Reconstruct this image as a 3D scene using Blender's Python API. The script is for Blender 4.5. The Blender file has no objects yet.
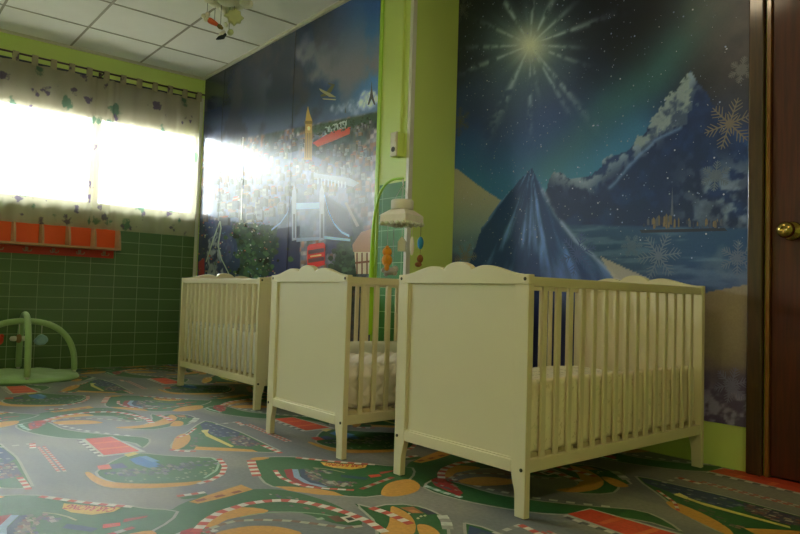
import bpy, bmesh, math, random
import numpy as np
from mathutils import Vector, Matrix
random.seed(7)
rng = np.random.default_rng(7)
S = bpy.context.scene
COL = S.collection
PI = math.pi

# ------------------------------------------------------------------ camera (solved from the cribs and the room's edges)
F_PX = 668.75
CAM = np.array([1.394, -1.7018, 0.7007])
YAW, PITCH, ROLL = -0.878, 0.0428, 0.0303
_fw = np.array([math.sin(YAW) * math.cos(PITCH), math.cos(YAW) * math.cos(PITCH), math.sin(PITCH)])
_r = np.array([math.cos(YAW), -math.sin(YAW), 0.0])
_u = np.cross(_r, _fw)
_rt = math.cos(ROLL) * _r + math.sin(ROLL) * _u
_up = -math.sin(ROLL) * _r + math.cos(ROLL) * _u
cam_data = bpy.data.cameras.new('camera')
cam_data.sensor_width = 36.0
cam_data.lens = F_PX * 36.0 / 800.0
cam_data.clip_start = 0.02
cam = bpy.data.objects.new('camera', cam_data)
COL.objects.link(cam)
cam.matrix_world = Matrix(((_rt[0], _up[0], -_fw[0], CAM[0]), (_rt[1], _up[1], -_fw[1], CAM[1]),
                           (_rt[2], _up[2], -_fw[2], CAM[2]), (0, 0, 0, 1)))
S.camera = cam
S.view_settings.view_transform = 'Standard'
S.view_settings.look = 'None'
S.view_settings.gamma = 1.0
S.view_settings.use_curve_mapping = False
S.view_settings.exposure = 0.0


def _ray(u, v):
    return _fw * F_PX + _rt * (u - 400) - _up * (v - 267)


def floor_at(u, v):
    d = _ray(u, v)
    p = CAM + d * (-CAM[2] / d[2])
    return (p[0], p[1])


def wall_at(u, v, Y):                    # point on a wall plane Y = const -> (X, Z)
    d = _ray(u, v)
    p = CAM + d * ((Y - CAM[1]) / d[1])
    return (p[0], p[2])


def picture_of(X, Y, Z):
    d = np.stack([X - CAM[0], Y - CAM[1], Z - CAM[2]], -1)
    z = d @ _fw
    return 400 + F_PX * (d @ _rt) / z, 267 - F_PX * (d @ _up) / z


# ------------------------------------------------------------------ room numbers
XW = -4.738          # window wall
Y1 = 0.870           # wall with the city mural
Y2 = 1.276           # recessed wall with the winter mural and the door
PX0, PX1 = -1.965, -1.64   # pillar
HC = 2.732           # ceiling
XB, YB = 2.7, -3.4   # the room's other two walls
CW, CL, CH = 0.66, 1.192, 0.783   # crib


# ------------------------------------------------------------------ helpers
def lin(c):
    if isinstance(c, str):
        c = [int(c[i:i + 2], 16) for i in (0, 2, 4)]
    out = []
    for x in c[:3]:
        x = x / 255.0
        out.append(x / 12.92 if x <= 0.04045 else ((x + 0.055) / 1.055) ** 2.4)
    return tuple(out)


def linarr(a):
    a = np.clip(np.asarray(a, float) / 255.0, 0, 1)
    return np.where(a <= 0.04045, a / 12.92, ((a + 0.055) / 1.055) ** 2.4)


def tag(o, label=None, cat=None, group=None, kind=None):
    if label: o['label'] = label
    if cat: o['category'] = cat
    if group: o['group'] = group
    if kind: o['kind'] = kind
    return o


def empty(name, loc=(0, 0, 0), rz=0.0):
    o = bpy.data.objects.new(name, None)
    o.empty_display_size = 0.05
    o.location = loc
    o.rotation_euler = (0, 0, rz)
    COL.objects.link(o)
    return o


def copy_tree(o, parent=None):
    c = o.copy()
    COL.objects.link(c)
    c.parent = parent
    for ch in list(o.children):
        copy_tree(ch, c)
    return c


class MB:
    def __init__(s):
        s.v = []; s.f = []; s.m = []; s.sm = []

    def add(s, vs, fs, m=0, smooth=False):
        b = len(s.v)
        s.v += [tuple(map(float, p)) for p in vs]
        for f in fs:
            s.f.append(tuple(b + i for i in f)); s.m.append(m); s.sm.append(smooth)
        return s

    def box(s, x0, x1, y0, y1, z0, z1, m=0):
        v = [(x, y, z) for z in (z0, z1) for y in (y0, y1) for x in (x0, x1)]
        return s.add(v, [(0, 2, 3, 1), (4, 5, 7, 6), (0, 1, 5, 4), (2, 6, 7, 3), (0, 4, 6, 2), (1, 3, 7, 5)], m)

    def prism(s, poly, axis, a, b, m=0, smooth=False):
        """poly: 2-D outline (counter-clockwise); axis 'y': (x,z) extruded in y; 'x': (y,z); 'z': (x,y)"""
        def P(p, t):
            return {'y': (p[0], t, p[1]), 'x': (t, p[0], p[1]), 'z': (p[0], p[1], t)}[axis]
        n = len(poly)
        v = [P(p, a) for p in poly] + [P(p, b) for p in poly]
        s.add(v, [tuple(range(n)), tuple(range(2 * n - 1, n - 1, -1))] +
              [(i, n + i, n + (i + 1) % n, (i + 1) % n) for i in range(n)], m, smooth)
        return s

    def tube(s, path, r, n=10, m=0, cap=True):
        pts = [Vector(p) for p in path]
        rs = r if isinstance(r, (list, tuple)) else [r] * len(pts)
        t0 = (pts[1] - pts[0]).normalized()
        ref = Vector((0, 0, 1)) if abs(t0.z) < .9 else Vector((1, 0, 0))
        a = t0.cross(ref).normalized()
        vs = []
        for i, p in enumerate(pts):
            t = (pts[min(i + 1, len(pts) - 1)] - pts[max(i - 1, 0)]).normalized()
            a = (a - t * a.dot(t)).normalized()
            b = t.cross(a)
            for k in range(n):
                w = 2 * PI * k / n
                vs.append(p + (a * math.cos(w) + b * math.sin(w)) * rs[i])
        fs = [(i * n + k, i * n + (k + 1) % n, (i + 1) * n + (k + 1) % n, (i + 1) * n + k)
              for i in range(len(pts) - 1) for k in range(n)]
        s.add(vs, fs, m, True)
        if cap:
            b0 = len(s.v) - len(vs)
            s.f.append(tuple(b0 + k for k in reversed(range(n)))); s.m.append(m); s.sm.append(False)
            e = b0 + (len(pts) - 1) * n
            s.f.append(tuple(e + k for k in range(n))); s.m.append(m); s.sm.append(False)
        return s

    def lathe(s, prof, n=24, m=0, mat=None):
        """prof: (r, h) up the z axis; mat: optional Matrix"""
        vs = []
        for r, h in prof:
            for k in range(n):
                w = 2 * PI * k / n
                p = Vector((r * math.cos(w), r * math.sin(w), h))
                vs.append(mat @ p if mat else p)
        fs = [(i * n + k, i * n + (k + 1) % n, (i + 1) * n + (k + 1) % n, (i + 1) * n + k)
              for i in range(len(prof) - 1) for k in range(n)]
        fs += [tuple(reversed(range(n))), tuple((len(prof) - 1) * n + k for k in range(n))]
        return s.add(vs, fs, m, True)

    def ball(s, c, r, n=14, m=0, sc=(1, 1, 1), rot=None):
        prof = [(math.sin(PI * i / n) * r, -math.cos(PI * i / n) * r) for i in range(1, n)]
        M = Matrix.Translation(c) @ (rot.to_4x4() if rot else Matrix.Identity(4)) @ Matrix.Diagonal((*sc, 1))
        return s.lathe(prof, n + 4, m, M)

    def build(s, name, mats, parent=None, bevel=0.0, solid=0.0, sub=0):
        me = bpy.data.meshes.new(name)
        me.from_pydata(s.v, [], s.f)
        mats = mats if isinstance(mats, (list, tuple)) else [mats]
        for m in mats: me.materials.append(m)
        me.polygons.foreach_set('material_index', s.m)
        me.polygons.foreach_set('use_smooth', s.sm)
        bm = bmesh.new(); bm.from_mesh(me)
        bmesh.ops.recalc_face_normals(bm, faces=bm.faces)
        bm.to_mesh(me); bm.free()
        me.update()
        o = bpy.data.objects.new(name, me)
        COL.objects.link(o)
        if parent: o.parent = parent
        if solid:
            d = o.modifiers.new('solid', 'SOLIDIFY'); d.thickness = solid; d.offset = 0
        if bevel:
            d = o.modifiers.new('bevel', 'BEVEL'); d.width = bevel; d.segments = 2
            d.limit_method = 'ANGLE'; d.angle_limit = math.radians(40)
        if sub:
            d = o.modifiers.new('sub', 'SUBSURF'); d.levels = sub; d.render_levels = sub
        return o


# ------------------------------------------------------------------ materials
def new_mat(name):
    m = bpy.data.materials.new(name)
    m.use_nodes = True
    return m, m.node_tree.nodes, m.node_tree.links, m.node_tree.nodes['Principled BSDF']


def mat(name, c, rough=0.55, metal=0.0, var=0.08, scale=14.0, spec=0.5, bump=0.0, bscale=60.0, c2=None, coat=0.0, sheen=0.0):
    m, N, L, B = new_mat(name)
    a = np.array(lin(c))
    b = np.array(lin(c2)) if c2 else a * (1 - var * 2)
    tc = N.new('ShaderNodeTexCoord')
    nz = N.new('ShaderNodeTexNoise'); nz.inputs['Scale'].default_value = scale; nz.inputs['Detail'].default_value = 4
    L.new(tc.outputs['Object'], nz.inputs['Vector'])
    mx = N.new('ShaderNodeMix'); mx.data_type = 'RGBA'
    mx.inputs[6].default_value = (*np.clip(a * (1 + var), 0, 1), 1) if not c2 else (*a, 1)
    mx.inputs[7].default_value = (*b, 1)
    L.new(nz.outputs['Fac'], mx.inputs[0])
    L.new(mx.outputs[2], B.inputs['Base Color'])
    B.inputs['Roughness'].default_value = rough
    B.inputs['Metallic'].default_value = metal
    B.inputs['Specular IOR Level'].default_value = spec
    B.inputs['Coat Weight'].default_value = coat
    B.inputs['Sheen Weight'].default_value = sheen
    if bump:
        n2 = N.new('ShaderNodeTexNoise'); n2.inputs['Scale'].default_value = bscale; n2.inputs['Detail'].default_value = 3
        L.new(tc.outputs['Object'], n2.inputs['Vector'])
        bp = N.new('ShaderNodeBump'); bp.inputs['Strength'].default_value = bump; bp.inputs['Distance'].default_value = 0.01
        L.new(n2.outputs['Fac'], bp.inputs['Height']); L.new(bp.outputs['Normal'], B.inputs['Normal'])
    return m


def painted_mat(name, rough, spec=0.5, gain=1.0, bump=0.0, nscale=40.0, namt=0.15):
    """colour comes from the mesh's own 'paint' colours, with a little print grain"""
    m, N, L, B = new_mat(name)
    at = N.new('ShaderNodeAttribute'); at.attribute_name = 'paint'
    tc = N.new('ShaderNodeTexCoord')
    nz = N.new('ShaderNodeTexNoise'); nz.inputs['Scale'].default_value = nscale; nz.inputs['Detail'].default_value = 5
    L.new(tc.outputs['Object'], nz.inputs['Vector'])
    mr = N.new('ShaderNodeMapRange')
    mr.inputs['From Min'].default_value = 0.25; mr.inputs['From Max'].default_value = 0.75
    mr.inputs['To Min'].default_value = gain * (1 - namt); mr.inputs['To Max'].default_value = gain * (1 + namt)
    L.new(nz.outputs['Fac'], mr.inputs['Value'])
    sc = N.new('ShaderNodeVectorMath'); sc.operation = 'SCALE'
    L.new(at.outputs['Color'], sc.inputs[0]); L.new(mr.outputs['Result'], sc.inputs['Scale'])
    L.new(sc.outputs['Vector'], B.inputs['Base Color'])
    B.inputs['Roughness'].default_value = rough
    B.inputs['Specular IOR Level'].default_value = spec
    if bump:
        bp = N.new('ShaderNodeBump'); bp.inputs['Strength'].default_value = bump; bp.inputs['Distance'].default_value = 0.004
        L.new(nz.outputs['Fac'], bp.inputs['Height']); L.new(bp.outputs['Normal'], B.inputs['Normal'])
    return m


def tile_mat(name, axis, c1, c2, grout, rough=0.3, off=0.0):
    m, N, L, B = new_mat(name)
    tc = N.new('ShaderNodeTexCoord'); sp = N.new('ShaderNodeSeparateXYZ'); cb = N.new('ShaderNodeCombineXYZ')
    L.new(tc.outputs['Object'], sp.inputs[0])
    ad = N.new('ShaderNodeMath'); ad.operation = 'ADD'; ad.inputs[1].default_value = off + 20.0
    L.new(sp.outputs[axis], ad.inputs[0]); L.new(ad.outputs[0], cb.inputs[0])
    az = N.new('ShaderNodeMath'); az.operation = 'ADD'; az.inputs[1].default_value = 20.0
    L.new(sp.outputs[2], az.inputs[0]); L.new(az.outputs[0], cb.inputs[1])
    bt = N.new('ShaderNodeTexBrick')
    bt.offset = 0.0; bt.squash = 1.0
    bt.inputs['Scale'].default_value = 1.0
    bt.inputs['Brick Width'].default_value = 0.2
    bt.inputs['Row Height'].default_value = 0.1
    bt.inputs['Mortar Size'].default_value = 0.0022
    bt.inputs['Mortar Smooth'].default_value = 0.2
    bt.inputs['Color1'].default_value = (*lin(c1), 1); bt.inputs['Color2'].default_value = (*lin(c2), 1)
    bt.inputs['Mortar'].default_value = (*lin(grout), 1)
    L.new(cb.outputs[0], bt.inputs['Vector'])
    L.new(bt.outputs['Color'], B.inputs['Base Color'])
    B.inputs['Roughness'].default_value = rough
    nz = N.new('ShaderNodeTexNoise'); nz.inputs['Scale'].default_value = 9
    L.new(tc.outputs['Object'], nz.inputs['Vector'])
    ml = N.new('ShaderNodeMath'); ml.operation = 'MULTIPLY_ADD'; ml.inputs[1].default_value = -0.8
    L.new(bt.outputs['Fac'], ml.inputs[0]); L.new(nz.outputs['Fac'], ml.inputs[2])
    bp = N.new('ShaderNodeBump'); bp.inputs['Strength'].default_value = 0.25; bp.inputs['Distance'].default_value = 0.003
    L.new(ml.outputs[0], bp.inputs['Height']); L.new(bp.outputs['Normal'], B.inputs['Normal'])
    return m


def wood_mat(name, c1, c2, rough=0.35, axis_scale=(18, 18, 1.2), coat=1.0):
    m, N, L, B = new_mat(name)
    tc = N.new('ShaderNodeTexCoord'); mp = N.new('ShaderNodeMapping')
    mp.inputs['Scale'].default_value = axis_scale
    L.new(tc.outputs['Object'], mp.inputs['Vector'])
    nz = N.new('ShaderNodeTexNoise'); nz.inputs['Scale'].default_value = 3; nz.inputs['Detail'].default_value = 8
    nz.inputs['Distortion'].default_value = 0.6
    L.new(mp.outputs[0], nz.inputs['Vector'])
    cr = N.new('ShaderNodeValToRGB')
    cr.color_ramp.elements[0].position = 0.3; cr.color_ramp.elements[0].color = (*lin(c1), 1)
    cr.color_ramp.elements[1].position = 0.72; cr.color_ramp.elements[1].color = (*lin(c2), 1)
    L.new(nz.outputs['Fac'], cr.inputs['Fac']); L.new(cr.outputs['Color'], B.inputs['Base Color'])
    B.inputs['Roughness'].default_value = rough
    B.inputs['Coat Weight'].default_value = coat; B.inputs['Coat Roughness'].default_value = 0.13
    return m


def floral_nodes(N, L, base, scale, petals, leaf, amount=0.5):
    tc = N.new('ShaderNodeTexCoord')
    mp = N.new('ShaderNodeMapping'); mp.inputs['Scale'].default_value = (1, 1, 1)
    L.new(tc.outputs['Object'], mp.inputs['Vector'])
    nz = N.new('ShaderNodeTexNoise'); nz.inputs['Scale'].default_value = scale * 4; nz.inputs['Detail'].default_value = 3
    L.new(mp.outputs[0], nz.inputs['Vector'])
    dm = N.new('ShaderNodeMix'); dm.data_type = 'RGBA'; dm.blend_type = 'LINEAR_LIGHT'; dm.inputs[0].default_value = 0.05
    L.new(mp.outputs[0], dm.inputs[6]); L.new(nz.outputs['Color'], dm.inputs[7])
    cur = None
    for k, (col, sc, th) in enumerate(((leaf, scale, 0.30 * amount + .12), (petals, scale * 1.35, 0.26 * amount + .12))):
        vo = N.new('ShaderNodeTexVoronoi'); vo.inputs['Scale'].default_value = sc; vo.inputs['Randomness'].default_value = 0.8
        L.new(dm.outputs[2], vo.inputs['Vector'])
        cr = N.new('ShaderNodeValToRGB')
        cr.color_ramp.elements[0].position = th; cr.color_ramp.elements[0].color = (1, 1, 1, 1)
        cr.color_ramp.elements[1].position = th + 0.08; cr.color_ramp.elements[1].color = (0, 0, 0, 1)
        L.new(vo.outputs['Distance'], cr.inputs['Fac'])
        mx = N.new('ShaderNodeMix'); mx.data_type = 'RGBA'
        L.new(cr.outputs['Color'], mx.inputs[0])
        if cur is None: mx.inputs[6].default_value = (*lin(base), 1)
        else: L.new(cur, mx.inputs[6])
        mx.inputs[7].default_value = (*lin(col), 1)
        cur = mx.outputs[2]
    return cur


def curtain_mat():
    m, N, L, B = new_mat('curtain_cloth')
    col = floral_nodes(N, L, 'e0d6b6', 5.0, '8d7d92', '84a486', 0.32)
    out = N['Material Output']
    df = N.new('ShaderNodeBsdfDiffuse'); tl = N.new('ShaderNodeBsdfTranslucent'); tp = N.new('ShaderNodeBsdfTransparent')
    L.new(col, df.inputs['Color']); L.new(col, tl.inputs['Color'])
    m1 = N.new('ShaderNodeMixShader'); m1.inputs[0].default_value = 0.66
    L.new(df.outputs[0], m1.inputs[1]); L.new(tl.outputs[0], m1.inputs[2])
    m2 = N.new('ShaderNodeMixShader'); m2.inputs[0].default_value = 0.34
    L.new(m1.outputs[0], m2.inputs[1]); L.new(tp.outputs[0], m2.inputs[2])
    L.new(m2.outputs[0], out.inputs['Surface'])
    N.remove(B)
    return m


def floral_mat(name, base, scale, petals, leaf, amount, rough=0.85, bump=0.25):
    m, N, L, B = new_mat(name)
    L.new(floral_nodes(N, L, base, scale, petals, leaf, amount), B.inputs['Base Color'])
    B.inputs['Roughness'].default_value = rough; B.inputs['Sheen Weight'].default_value = 0.2
    tc = N.new('ShaderNodeTexCoord'); nz = N.new('ShaderNodeTexNoise'); nz.inputs['Scale'].default_value = 22
    L.new(tc.outputs['Object'], nz.inputs['Vector'])
    bp = N.new('ShaderNodeBump'); bp.inputs['Strength'].default_value = bump; bp.inputs['Distance'].default_value = 0.02
    L.new(nz.outputs['Fac'], bp.inputs['Height']); L.new(bp.outputs['Normal'], B.inputs['Normal'])
    return m


def glass_mat():
    m, N, L, B = new_mat('window_glass')
    out = N['Material Output']
    tp = N.new('ShaderNodeBsdfTransparent'); tp.inputs['Color'].default_value = (0.95, 0.97, 0.97, 1)
    gl = N.new('ShaderNodeBsdfGlossy'); gl.inputs['Roughness'].default_value = 0.05
    fr = N.new('ShaderNodeFresnel'); fr.inputs['IOR'].default_value = 1.45
    mx = N.new('ShaderNodeMixShader')
    L.new(fr.outputs[0], mx.inputs[0]); L.new(tp.outputs[0], mx.inputs[1]); L.new(gl.outputs[0], mx.inputs[2])
    L.new(mx.outputs[0], out.inputs['Surface']); N.remove(B)
    return m


M = dict(
    lime=mat('lime_paint', 'd6ea88', 0.5, var=0.03, scale=3),
    edge=mat('bright_lime_edge', 'b2dc4c', 0.45, var=0.03),
    plaster=mat('ceiling_board', 'e6e6e4', 0.85, var=0.03, scale=6),
    grid=mat('ceiling_bar', '9a978c', 0.6, var=0.03),
    angle=mat('ceiling_angle', 'cfccc0', 0.5, var=0.03),
    white=mat('white_trim', 'dcdcd2', 0.4, var=0.03),
    cream=mat('cream_paint', 'e0d6b2', 0.36, var=0.02, scale=5),
    bolt=mat('bolt_metal', '4a4638', 0.4, 0.9),
    slab=mat('floor_screed', '6b6a64', 0.8),
    tileX=tile_mat('green_wall_tiles', 1, '567648', '506e42', 'a3b48e', 0.28, 0.077),
    tileY=tile_mat('green_pillar_tiles', 0, '438a4a', '3d8244', '9ccb98', 0.55, 0.085),
    curtain=curtain_mat(),
    glass=glass_mat(),
    shutter=mat('shutter_box_paint', '39404c', 0.6),
    alu=mat('window_frame_paint', 'b9b3b0', 0.45),
    framed=mat('dark_window_frame', '3a3432', 0.45),
    rod=mat('rod_metal', '4d4238', 0.4, 0.3),
    orange=mat('orange_paint', 'ff6428', 0.45, var=0.04),
    redboard=mat('red_board', 'c8341e', 0.5, var=0.05),
    tan=mat('raw_board_edge', 'cfa27a', 0.6),
    hook=mat('hook_metal', 'b09474', 0.4, 0.3),
    gym=mat('lime_green_plush', 'a2c184', 0.9, var=0.08, bump=0.25, bscale=40, sheen=0.3),
    gymmat=mat('green_play_mat', '9cc084', 0.9, var=0.07, bump=0.3, bscale=18, sheen=0.3),
    doorw=wood_mat('dark_red_wood', '40130a', '5e230f', 0.5, coat=.25),
    framew=wood_mat('door_frame_wood', '36200f', '533316', 0.45, coat=.7),
    stopw=wood_mat('door_stop_wood', '7a4a1c', '9a6426', 0.35),
    brass=mat('aged_brass', 'b59a55', 0.22, 1.0, var=0.1),
    switchw=mat('ivory_plastic', 'd9d2b8', 0.35),
    dark=mat('dark_socket', '2c2a24', 0.6),
    armg=mat('bright_green_plastic', '9ed31e', 0.35, var=0.03),
    felt=mat('pale_felt', 'efe9dc', 0.9, sheen=0.3),
    felt2=mat('grey_green_felt', 'cfd4c0', 0.9, sheen=0.3),
    yellow=mat('orange_plush', 'e79a1c', 0.9, sheen=0.3),
    blue=mat('blue_felt', '2a8fc0', 0.7),
    brown=mat('brown_felt', '8a5a2c', 0.9),
    greyp=mat('grey_plush', 'b9b6ac', 0.95, sheen=0.3),
    string=mat('string', 'c8c8bc', 0.8),
    dstring=mat('dark_thread', '4c4c48', 0.8),
    toyblue=mat('pale_blue_plush', '8fb4bd', 0.9, sheen=0.3),
    toywhite=mat('white_plush', 'd8d3c4', 0.9, sheen=0.3),
    toybrown=mat('tan_plush', 'a8805c', 0.9),
    toyred=mat('red_plush', 'd0442a', 0.9),
    fishg=mat('pale_green_card', 'c4cc9c', 0.6),
    shellw=mat('pale_shell', 'efeddf', 0.6),
    fisho=mat('orange_card', 'e0643a', 0.6),
    fishw=mat('white_card', 'e8e6da', 0.6),
    fisho2=mat('olive_card', '7e6a34', 0.6),
    bird=mat('navy_card', '1d2a3c', 0.5),
    bed1=floral_mat('cream_floral_cloth', 'f2e8c6', 13, 'ddd0aa', 'e0dab2', 0.12, bump=0.5),
    bed1q=floral_mat('cream_quilt_cloth', 'ece4c6', 14, 'bfae93', 'b9bd97', 0.3),
    bed2=mat('quilted_white_cloth', 'ece4d4', 0.9, var=0.04, bump=0.2, bscale=30, sheen=0.2),
    bed2b=mat('pale_green_cloth', 'e2e4d6', 0.9, var=0.03, bump=0.2),
    bed3=floral_mat('small_floral_cloth', 'ecebe2', 42, '9b8f93', '8fa18e', 0.45),
    base=mat('pale_bed_slats', 'c8bb94', 0.6),
)

# ------------------------------------------------------------------ the room
def struct(mb, name, m, parent=None, **k):
    o = mb.build(name, m, parent, **k)
    if parent is None: o['kind'] = 'structure'
    return o

struct(MB().box(XW - .3, XB + .2, YB - .2, Y2 + .2, -0.12, -0.004), 'floor', M['slab'])

# ceiling: boards with bars in a 0.6 m grid
c = MB()
c.box(XW - .3, XB + .2, YB - .2, Y2 + .2, HC, HC + .1)
x = -4.175
while x < XB:
    c.box(x - .008, x + .008, YB, Y2, HC - .004, HC + .001, 1); x += 0.592
y = -0.325 - 0.58 * 5
while y < Y2:
    if YB < y < Y1 - .05: c.box(XW, XB, y - .008, y + .008, HC - .0045, HC + .001, 1)
    y += 0.58
c.box(XW, XB, Y1 - .025, Y1, HC - .02, HC, 2)
c.box(XW, XW + .025, YB, Y1, HC - .02, HC, 2)
struct(c, 'ceiling', [M['plaster'], M['grid'], M['angle']])

# window wall, with one long niche
ZS, ZT, ZN = 1.415, 2.185, 2.53          # sill, top of glass, top of the niche
NY0, NY1 = -3.15, 0.835
w = MB()
w.box(XW - .25, XW, YB - .2, Y1 + .5, -.1, ZS)
w.box(XW - .25, XW, YB - .2, Y1 + .5, ZN, HC + .05)
w.box(XW - .25, XW, NY1, Y1 + .5, ZS, ZN)
w.box(XW - .25, XW, YB - .2, NY0, ZS, ZN)
struct(w, 'wall_left', M['lime'])
t = MB().box(XW, XW + .008, YB, Y1, -.003, 1.42)
struct(t, 'trim_1', M['tileX'])

# city mural wall, pillar, recessed wall, the two walls behind the camera
struct(MB().box(XW - .1, PX0, Y1, Y2 + .3, -.1, HC + .05), 'wall_right', M['lime'])
struct(MB().prism([(PX0, Y1), (PX1, Y1), (PX1 - .034, Y2), (PX1 - .034, Y2 + .3), (PX0, Y2 + .3)], 'z', -.1, HC + .05), 'wall_pillar', M['lime'])
struct(MB().box(PX0 + .045, PX1 - .004, Y1 - .008, Y1, -.003, 1.39), 'trim_2', M['tileY'])
g = MB().box(PX1 - .022, PX1 - .0002, Y1 - .011, Y1, 0, HC - .001).box(PX1, PX1 + .003, Y1 - .011, Y1 + .02, 0, HC - .001)
struct(g, 'trim_3', M['white'])
DX0, DX1, DZ = 0.226, 1.02, 2.10
w = MB()
w.box(PX1 - .034, DX0, Y2, Y2 + .3, -.1, HC + .05)
w.box(DX1, XB + .2, Y2, Y2 + .3, -.1, HC + .05)
w.box(DX0, DX1, Y2, Y2 + .3, DZ, HC + .05)
w.box(DX0, DX1, Y2 + .06, Y2 + .3, -.1, DZ)
struct(w, 'wall_back', M['lime'])
struct(MB().box(XB, XB + .2, YB - .2, Y2 + .2, -.1, HC + .05), 'wall_door_side', M['lime'])
struct(MB().box(XW - .1, XB + .2, YB - .2, YB, -.1, HC + .05), 'wall_front', M['lime'])
struct(MB().box(PX0 - .005, PX0 + .028, Y1 - .009, Y1, 0, HC - .001), 'trim_7', M['edge'], bevel=.003)
# white profile in the corner between the window wall and the mural
struct(MB().box(XW + .008, XW + .022, Y1 - .036, Y1 - .006, 0.0, 2.53), 'trim_4', M['white'], bevel=.003)

# windows: casements side by side in the niche, shutter box above
wx = XW - .05
edges = [(-3.14, -2.30), (-2.25, -1.17), (-1.12, -0.098), (-0.046, 0.832)]
for k, (a, b) in enumerate(edges):
    root = empty('window_%d' % (k + 1), (wx, (a + b) / 2, ZS)); root['kind'] = 'structure'
    h = ZT - ZS; hw = (b - a) / 2
    f = MB()
    f.box(-.03, .02, -hw, -hw + .014, 0, h).box(-.03, .02, hw - .014, hw, 0, h)
    f.box(-.03, .02, -hw + .014, hw - .014, 0, .014).box(-.03, .02, -hw + .014, hw - .014, h - .014, h)
    f.build('window_frame', M['framed'], root)
    MB().box(-.008, -.004, -hw + .01, hw - .01, .01, h - .01).build('pane', M['glass'], root)
p = MB()
for (a, b), (c_, d) in zip(edges[:-1], edges[1:]):
    p.box(wx - .03, wx + .04, b, c_, ZS, ZT)
struct(p, 'trim_5', M['alu'])
struct(MB().box(XW - .16, XW - .012, NY0, NY1, ZT, ZN), 'trim_6', M['shutter'])

# ------------------------------------------------------------------ door
dr = empty('door_1', ((DX0 + DX1) / 2, Y2, 0)); dr['kind'] = 'structure'
hw = (DX1 - DX0) / 2
lf = MB().box(-hw + .012, hw - .012, -.002, .038, .006, DZ - .012).build('door_leaf', M['doorw'], dr, bevel=.003)
fr = MB()
fr.box(-hw - .075, -hw - .013, -.032, 0, 0, DZ + .072).box(hw + .013, hw + .085, -.032, 0, 0, DZ + .072)
fr.box(-hw - .013, hw + .013, -.032, 0, DZ, DZ + .072)
fr.build('door_frame', M['framew'], dr, bevel=.006)
st = MB().box(-hw - .005, -hw + .010, -.018, .03, 0, DZ).box(hw - .010, hw + .005, -.018, .03, 0, DZ).box(-hw, hw, -.018, .03, DZ - .010, DZ)
tag(st.build('door_stop', M['stopw'], dr), 'lighter brown wooden strip')
kx, kz = 0.318 - (DX0 + DX1) / 2, 1.013
RM = Matrix.Translation((kx, -.002, kz)) @ Matrix.Rotation(PI / 2, 4, 'X') @ Matrix.Scale(1.15, 4)
kb = MB().lathe([(.004, 0), (.033, 0), (.034, .004), (.031, .008), (.016, .012), (.012, .02), (.011, .034), (.016, .040),
                 (.025, .046), (.029, .056), (.029, .066), (.024, .075), (.014, .080), (.009, .081), (.008, .078), (.001, .078)], 32, 0, RM)
tag(kb.build('doorknob', M['brass'], dr), 'round brass knob')

# ------------------------------------------------------------------ painted surfaces
class Paint:
    """one mesh whose faces carry their own print colours; later layers lie a hair above earlier ones"""
    def __init__(s): s.v = []; s.f = []; s.c = []      # colours per corner (list per face)

    def face(s, pts, col, axis=None):
        b = len(s.v)
        if axis is not None:            # keep overlapping prints of one layer a few microns apart
            s.k = (getattr(s, 'k', 0) + 1) % 45
            d = s.k * (2.4e-6 if axis == 2 else -7e-6)
            pts = [tuple(c + (d if i == axis else 0) for i, c in enumerate(p)) for p in pts]
        s.v += pts
        s.f.append(tuple(range(b, b + len(pts))))
        s.c.append(np.tile(np.array(col, float), (len(pts), 1)))

    def grid(s, P, C):
        n, m = P.shape[:2]
        b = len(s.v)
        s.v += [tuple(p) for p in P.reshape(-1, 3)]
        Cf = C.reshape(-1, 3)
        for i in range(n - 1):
            for j in range(m - 1):
                q = (i * m + j, i * m + j + 1, (i + 1) * m + j + 1, (i + 1) * m + j)
                s.f.append(tuple(b + k for k in q)); s.c.append(Cf[list(q)])

    def build(s, name, material):
        me = bpy.data.meshes.new(name)
        me.from_pydata([tuple(map(float, p)) for p in s.v], [], s.f)
        at = me.color_attributes.new('paint', 'FLOAT_COLOR', 'CORNER')
        a = np.concatenate(s.c); a = np.concatenate([a, np.ones((len(a), 1))], 1).astype(np.float32)
        at.data.foreach_set('color', a.ravel())
        me.materials.append(material)
        o = bpy.data.objects.new(name, me); COL.objects.link(o)
        return o


def fbm(x, y, oct=5, seed=0, gain=0.5):
    out = np.zeros_like(x, float); amp = 1.0; tot = 0
    for o in range(oct):
        r = np.random.default_rng(seed * 31 + o)
        T = r.random((64, 64))
        xi = np.floor(x).astype(int); yi = np.floor(y).astype(int)
        fx = x - xi; fy = y - yi
        fx = fx * fx * (3 - 2 * fx); fy = fy * fy * (3 - 2 * fy)
        g = lambda i, j: T[(yi + j) % 64, (xi + i) % 64]
        out += amp * ((g(0, 0) * (1 - fx) + g(1, 0) * fx) * (1 - fy) + (g(0, 1) * (1 - fx) + g(1, 1) * fx) * fy)
        tot += amp; amp *= gain; x = x * 2.03 + 11.3; y = y * 2.03 + 5.7
    return out / tot


def sstep(a, b, x):
    t = np.clip((x - a) / (b - a), 0, 1)
    return t * t * (3 - 2 * t)


def mix(A, B, t):
    return A + (np.asarray(B, float) - A) * t[..., None]


def inpoly(u, v, poly):
    r = np.zeros(u.shape, bool)
    n = len(poly)
    for i in range(n):
        x0, y0 = poly[i]; x1, y1 = poly[(i + 1) % n]
        if y0 == y1: continue
        c_ = ((y0 > v) != (y1 > v)) & (u < (x1 - x0) * (v - y0) / (y1 - y0) + x0)
        r ^= c_
    return r


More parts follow.
